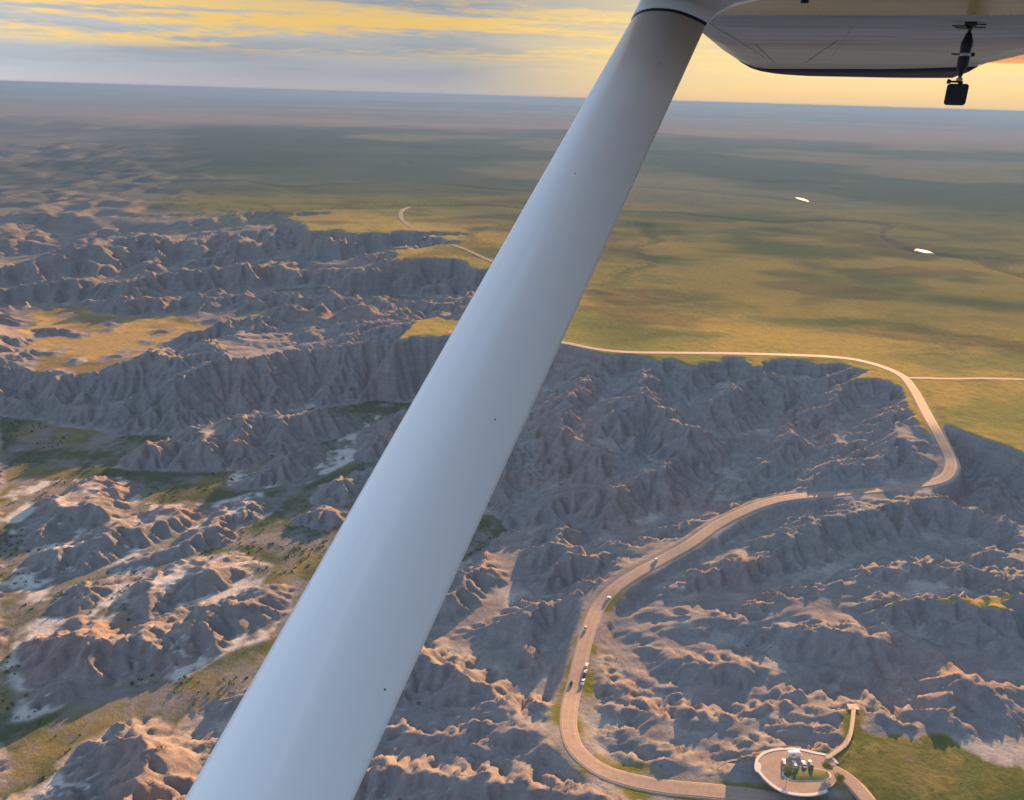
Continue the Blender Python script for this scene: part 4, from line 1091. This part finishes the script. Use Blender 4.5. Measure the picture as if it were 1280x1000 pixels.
# ---------------------------------------------------------------- the aircraft: wing and strut
WA = R(18.0)
U3, C3, UP = Vector((math.sin(WA), math.cos(WA), 0)), Vector((math.cos(WA), -math.sin(WA), 0)), Vector((0, 0, 1))
CAMP = Vector((0, 0, CAM_Z))
M_PAINT = plain_material('white_aircraft_paint', (0.86, 0.85, 0.83), 0.33, coat=0.35, var=0.01, scale=0.6)
def wing_material(name, c0, dirt):
    """old paint with exhaust and oil film drawn out along the airflow"""
    m = plain_material(name, c0, 0.40, coat=0.15, var=0.03, scale=2.0)
    N = Nodes(m.node_tree); p = N.n['Principled BSDF']
    co = N.add('ShaderNodeTexCoord').outputs['Object']
    v = N.add('ShaderNodeCombineXYZ', {0: N.math('MULTIPLY', N.vmath('DOT_PRODUCT', co, tuple(C3)), 0.9), 1: N.math('MULTIPLY', N.vmath('DOT_PRODUCT', co, tuple(U3)), 7.0), 2: 0.3}).outputs[0]
    st = N.noise(v, 1.6, 6.0, 0.65, 0.4)
    spots = N.noise(co, 22.0, 4.0, 0.6)
    base = p.inputs['Base Color'].links[0].from_socket
    cc = N.mix(N.math('MULTIPLY', N.ramp(st, 0.46, 0.66), 0.55), base, dirt)
    cc = N.mix(N.math('MULTIPLY', N.ramp(spots, 0.68, 0.76), 0.35), cc, tuple(0.4 * d for d in dirt))
    N.l.new(cc, p.inputs['Base Color'])
    N.l.new(N.math('MULTIPLY_ADD', st, 0.25, 0.30), p.inputs['Roughness'])
    return m
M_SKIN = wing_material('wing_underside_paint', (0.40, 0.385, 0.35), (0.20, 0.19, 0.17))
M_WARM_SKIN = wing_material('warm_reflection_wing_paint', (0.40, 0.29, 0.14), (0.25, 0.18, 0.09))  # warm reflected light put into the colour of inboard panel and aileron
M_BLUE = plain_material('navy_aircraft_paint', (0.006, 0.013, 0.055), 0.55, coat=0.0, var=0.05, spec=0.15)
M_SEAL = plain_material('black_rubber', (0.012, 0.012, 0.012), 0.7)
M_METAL = plain_material('rivet_metal', (0.55, 0.53, 0.50), 0.35, 0.9)
plane = empty('airplane', CAMP)
tag(plane, 'white high-wing light aircraft, its wing and slanting strut across the view', 'airplane')
def W3(s, c_, z): return U3 * s + C3 * c_ + UP * z            # span, chord (aft), height, from the eye
def airfoil(le, te, zb, thick, n=14):
    """closed section: lower side from trailing edge to nose, then back over the top"""
    ch = te - le; pts = []
    for k in range(n + 1):                                   # lower
        f = 1 - k / n; f = f * f * 0.35 + f * 0.65
        pts.append((le + ch * f, zb + thick * 0.42 * (1 - min(1, f / 0.16)) ** 2.2 + thick * 0.10 * max(0, (f - 0.65) / 0.35) ** 1.3))
    for k in range(1, n):                                    # upper
        f = k / n; f = f * f * 0.6 + f * 0.4
        pts.append((le + ch * f, zb + thick * (0.42 + 0.58 * math.sin(math.pi * min(1, f ** 0.62)) ** 0.8) * (1 - 0.62 * f) + thick * 0.02))
    return pts
HB = 0.22
LE = -0.47
def span_ring(s, le, te, zb, th, skew=0.0): return [W3(s - skew * max(0.0, (a - le) / (te - le)), a, b) for a, b in airfoil(le, te, zb, th)]
def wing_piece(name, secs, mat, parent=plane):
    v, f = loft([span_ring(*q) for q in secs])
    return mesh_object(name, v, f, mat, parent, True)
SEAM = 2.46
wing_in = wing_piece('wing_panel', [(-0.2, LE, 0.93, HB, 0.19), (1.0, LE, 0.93, HB, 0.19), (SEAM - 0.004, LE, 0.93, HB, 0.19)], M_WARM_SKIN)
wing_out = wing_piece('wing_panel', [(SEAM + 0.004, LE, 0.93, HB + 0.002, 0.19), (4.0, LE, 0.93, HB + 0.003, 0.18), (5.3, LE + 0.0, 0.93, HB, 0.165), (6.02, LE + 0.03, 0.93, HB - 0.006, 0.15, 0.55)], M_SKIN)
tip = wing_piece('wing_tip', [(6.025, LE + 0.03, 0.93, HB - 0.006, 0.15, 0.55), (6.12, LE + 0.06, 0.94, HB - 0.024, 0.14, 0.3), (6.20, LE + 0.16, 0.94, HB - 0.032, 0.11), (6.27, LE + 0.34, 0.93, HB - 0.036, 0.06)], M_BLUE)
ail = wing_piece('aileron', [(1.2, 0.945, 1.28, HB + 0.030, 0.05), (3.0, 0.945, 1.28, HB + 0.030, 0.05), (5.45, 0.945, 1.25, HB + 0.026, 0.05)], M_WARM_SKIN)
# rivets in two rows along the seam, and along three ribs
rv = bpy.data.meshes.new('rivet'); bm = bmesh.new(); bmesh.ops.create_icosphere(bm, subdivisions=1, radius=0.0024)
bmesh.ops.scale(bm, vec=(1, 1, 0.45), verts=bm.verts); bm.to_mesh(rv); bm.free(); rv.materials.append(M_METAL)
for row, parent in ((SEAM - 0.02, wing_in), (SEAM + 0.02, wing_out)):
    for k in range(52):
        o = bpy.data.objects.new('rivet', rv); link(o, parent); o.location = W3(row, -0.26 + k * 0.018, HB - 0.0002 + (0.0018 if parent is wing_out else 0))
for s_row in (3.25, 4.05, 4.85):                              # rib rivets
    for k in range(40):
        o = bpy.data.objects.new('rivet', rv); link(o, wing_out); o.location = W3(s_row, -0.24 + k * 0.028, HB + 0.0012)
for k in range(46):                                          # spar rivets
    o = bpy.data.objects.new('rivet', rv); link(o, wing_out); o.location = W3(2.56 + k * 0.055, 0.12, HB + 0.0012)
for s0, c0, s1, c1_ in ((2.48, -0.30, 4.6, -0.20), (3.6, -0.2, 5.5, -0.16), (3.4, 0.1, 5.2, 0.0)):
    a, b = W3(s0, c0, HB + 0.0015), W3(s1, c1_, HB + 0.0005); d = (b - a).normalized(); n = d.cross(UP) * 0.0012
    mesh_object('panel_seam', [a - n - UP * .001, a + n - UP * .001, b + n - UP * .001, b - n - UP * .001], [(0, 1, 2, 3)], M_SEAL, wing_out)
# strut: streamlined tube from low on the fuselage to the wing
ST_TOP, ST_BOT = Vector((0.294, 1.769, 0.152)), Vector((-0.2095, 0.547, -0.602))   # measured from the eye
ax = (ST_TOP - ST_BOT).normalized()
cdir = (C3 - ax * C3.dot(ax)).normalized(); tdir = ax.cross(cdir).normalized()
def strut_section(n=40, chord=0.15, thick=0.054):
    """teardrop: round nose at -chord/2, thin tail at +chord/2"""
    out_ = []
    for k in range(n):
        a = 2 * math.pi * k / n; x = -math.cos(a)
        f = (x + 1) / 2
        q = min(1.0, f / 0.34)
        th = 0.5 * thick * math.sqrt(max(0, q * (2 - q))) * (1 - 0.95 * max(0.0, (f - 0.45) / 0.55) ** 1.7) * (1 if f < 0.995 else 0)
        out_.append((x * chord / 2, math.copysign(1, math.sin(a)) * th if abs(math.sin(a)) > 1e-6 else 0.0))
    return out_
def strut_ring(p, sc=1.0, sct=None, cvec=None, tvec=None): return [p + (cvec or cdir) * a * sc + (tvec or tdir) * b * (sct or sc) for a, b in strut_section()]
L0 = (ST_TOP - ST_BOT).length
secs = [strut_ring(ST_BOT + ax * (L0 * f)) for f in (-0.75, -0.4, -0.1, 0.2, 0.5, 0.8, 0.985)]
v, f = loft(secs); strut = mesh_object('wing_strut', v, f, M_PAINT, plane, True)
v, f = loft([strut_ring(ST_TOP - ax * 0.024, 1.0), strut_ring(ST_TOP - ax * 0.010, 1.008)], cap=False)
mesh_object('seal', v, f, M_SEAL, strut, True)
# cuff that fairs the strut into the wing, drawn out to a tail behind
def lerpv(a, b, t): return a + (b - a) * t
cuff = []
for t, ctr, sc, sct in ((0.0, ST_TOP - ax * 0.012, 1.035, 1.10), (0.2, ST_TOP + ax * 0.03 + cdir * 0.004, 1.09, 1.25), (0.45, ST_TOP + ax * 0.075 + cdir * 0.016, 1.28, 1.6), (0.7, ST_TOP + ax * 0.11 + cdir * 0.045, 1.72, 2.2), (1.0, W3(1.97, -0.17, HB + 0.012), 2.5, 3.0)):
    cv = lerpv(cdir, (C3 + U3 * 0.45).normalized(), t ** 1.5).normalized(); tv = lerpv(tdir, (U3 - C3 * 0.45).normalized() * (1 if tdir.dot(U3) > 0 else -1), t).normalized()
    cuff.append(strut_ring(ctr, sc, sct, cv, tv))
v, f = loft(cuff); cf = mesh_object('strut_fairing', v, f, M_PAINT, plane, True)
tl = cuff[-1][20]
bm = bmesh.new()
bmesh.ops.create_cone(bm, cap_ends=True, segments=14, radius1=0.009, radius2=0.006, depth=0.02, matrix=Matrix.Translation(tl - C3 * 0.02 - UP * 0.014))
bm_object('drain_tube', bm, M_SEAL, cf, True)
for fr, side in ((0.86, 0.2), (0.62, -0.1), (0.30, 0.3), (0.08, 0.42)):          # paint chips
    p = ST_BOT + ax * (L0 * fr)
    sec = strut_section(); k = min(range(20), key=lambda i: abs(sec[i][0] - side * 0.15))
    for sgn in (1, -1):
        bm = bmesh.new(); bmesh.ops.create_icosphere(bm, subdivisions=1, radius=0.0011, matrix=Matrix.Translation(p + cdir * sec[k][0] + tdir * sec[k][1] * sgn))
        bm_object('paint_chip', bm, M_SEAL, strut)

# ---------------------------------------------------------------- action camera hanging under the wing
M_PLASTIC = plain_material('black_plastic', (0.012, 0.012, 0.013), 0.45, var=0.1)
M_BRONZE = plain_material('anodised_metal', (0.10, 0.075, 0.055), 0.35, 0.7)
MB = CAMP + Vector((1.215, 2.405, HB))
mount = empty('action_camera', MB)
mount.scale = (0.82, 0.82, 0.80)
tag(mount, 'small black action camera hanging from a ball-jointed arm under the wing', 'camera')
def lathe(name, prof, mat, parent=mount, n=16, offs=(0, 0)):
    rings = [[(offs[0] + r_ * math.cos(2 * math.pi * k / n), offs[1] + r_ * math.sin(2 * math.pi * k / n), z) for k in range(n)] for r_, z in prof]
    v, f = loft(rings); return mesh_object(name, v, f, mat, parent, True)
base_ = lathe('suction_base', [(0.018, 0.002), (0.020, -0.004), (0.017, -0.010), (0.009, -0.016)], M_PLASTIC)
for k, (aa, ln, zz) in enumerate(((0.1, 0.052, -0.004), (2.9, 0.056, -0.010), (3.5, 0.060, -0.018), (6.0, 0.046, -0.014))):
    bm = bmesh.new(); add_box(bm, ln / 2, 0, 0, ln, 0.012, 0.0045, 0.0015)
    bmesh.ops.rotate(bm, cent=(0, 0, 0), matrix=Matrix.Rotation(aa, 3, 'Z'), verts=bm.verts); bmesh.ops.translate(bm, vec=(0, 0, zz), verts=bm.verts)
    bm_object('clamp_bar', bm, M_BRONZE, mount)
def ball(name, r_, z): return lathe(name, [(r_ * math.sin(math.pi * (k + 0.3) / 8.6), z + r_ * math.cos(math.pi * (k + 0.3) / 8.6)) for k in range(9)], M_PLASTIC)
lathe('stem', [(0.009, -0.012), (0.006, -0.022), (0.006, -0.034)], M_BRONZE)
ball('ball_joint', 0.0115, -0.040)
arm = lathe('socket_arm', [(0.008, -0.036), (0.013, -0.046), (0.0175, -0.056), (0.0185, -0.075), (0.016, -0.092), (0.0165, -0.104), (0.0185, -0.112), (0.018, -0.134), (0.014, -0.148), (0.008, -0.158)], M_PLASTIC, n=10)
lathe('band', [(0.0190, -0.0935), (0.0196, -0.095), (0.0196, -0.102), (0.0190, -0.1035)], M_METAL, arm)
bm = bmesh.new(); add_box(bm, -0.008, 0, -0.0985, 0.072, 0.008, 0.005, 0.002); bm_object('clamp_screw', bm, M_BRONZE, arm)
bm = bmesh.new(); add_box(bm, 0.026, 0, -0.0985, 0.012, 0.016, 0.013, 0.004); bm_object('wing_knob', bm, M_PLASTIC, arm)
ball('ball_joint', 0.008, -0.162)
lathe('neck', [(0.006, -0.160), (0.0055, -0.172), (0.010, -0.175), (0.010, -0.182)], M_METAL)
bm = bmesh.new(); add_box(bm, -0.010, 0, -0.186, 0.040, 0.010, 0.007, 0.003); bm_object('hinge_bolt', bm, M_PLASTIC, mount)
bm = bmesh.new()
bmesh.ops.create_cone(bm, cap_ends=True, segments=12, radius1=0.0085, radius2=0.006, depth=0.008, matrix=Matrix.Translation((-0.033, 0, -0.186)) @ Matrix.Rotation(R(90), 4, 'Y'))
bm_object('thumb_screw', bm, M_PLASTIC, mount, True)
bm = bmesh.new(); add_box(bm, 0.006, 0, -0.189, 0.012, 0.012, 0.012, 0.002); bm_object('hinge', bm, M_PLASTIC, mount)
hv = Matrix.Rotation(R(-26), 4, 'Z')
def box_part(name, c_, s_, bev, mat, parent):
    bm = bmesh.new(); add_box(bm, 0, 0, 0, *s_)
    vert = [e_ for e_ in bm.edges if abs((e_.verts[0].co - e_.verts[1].co).normalized().y) > 0.9]
    bmesh.ops.bevel(bm, geom=vert, offset=bev, segments=5, profile=0.5, affect='EDGES')
    bmesh.ops.bevel(bm, geom=[e_ for e_ in bm.edges if len(e_.link_faces) == 2 and e_.calc_face_angle() > 1.2], offset=0.002, segments=2, affect='EDGES')
    bmesh.ops.transform(bm, matrix=hv @ Matrix.Translation(c_), verts=bm.verts)
    return bm_object(name, bm, mat, parent)
bodyc = box_part('camera_body', (0.0, 0, -0.2275), (0.066, 0.036, 0.070), 0.010, M_PLASTIC, mount)
box_part('lens', (0.0, 0.021, -0.220), (0.030, 0.010, 0.030), 0.006, M_GLASS, bodyc)
# ---------------------------------------------------------------- haze
def build_haze():
    zlo, zhi, r = float(GZ.min()) - 1.5, CAM_Z + 3.0, 130000.0
    bm = bmesh.new()
    add_box(bm, 0, 0, (zlo + zhi) / 2, 2 * r, 2 * r, zhi - zlo)
    m = bpy.data.materials.new('haze_air'); m.use_nodes = True
    N = Nodes(m.node_tree); N.n.remove(N.n['Principled BSDF'])
    v = N.add('ShaderNodeVolumePrincipled', {'Color': (0.115, 0.225, 0.45, 1.0), 'Density': 1.0e-4, 'Anisotropy': 0.12})
    N.l.new(v.outputs[0], N.n['Material Output'].inputs['Volume'])
    o = bm_object('haze', bm, m)
    tag(o, 'thin blue evening haze over the plain', kind='stuff')
build_haze()
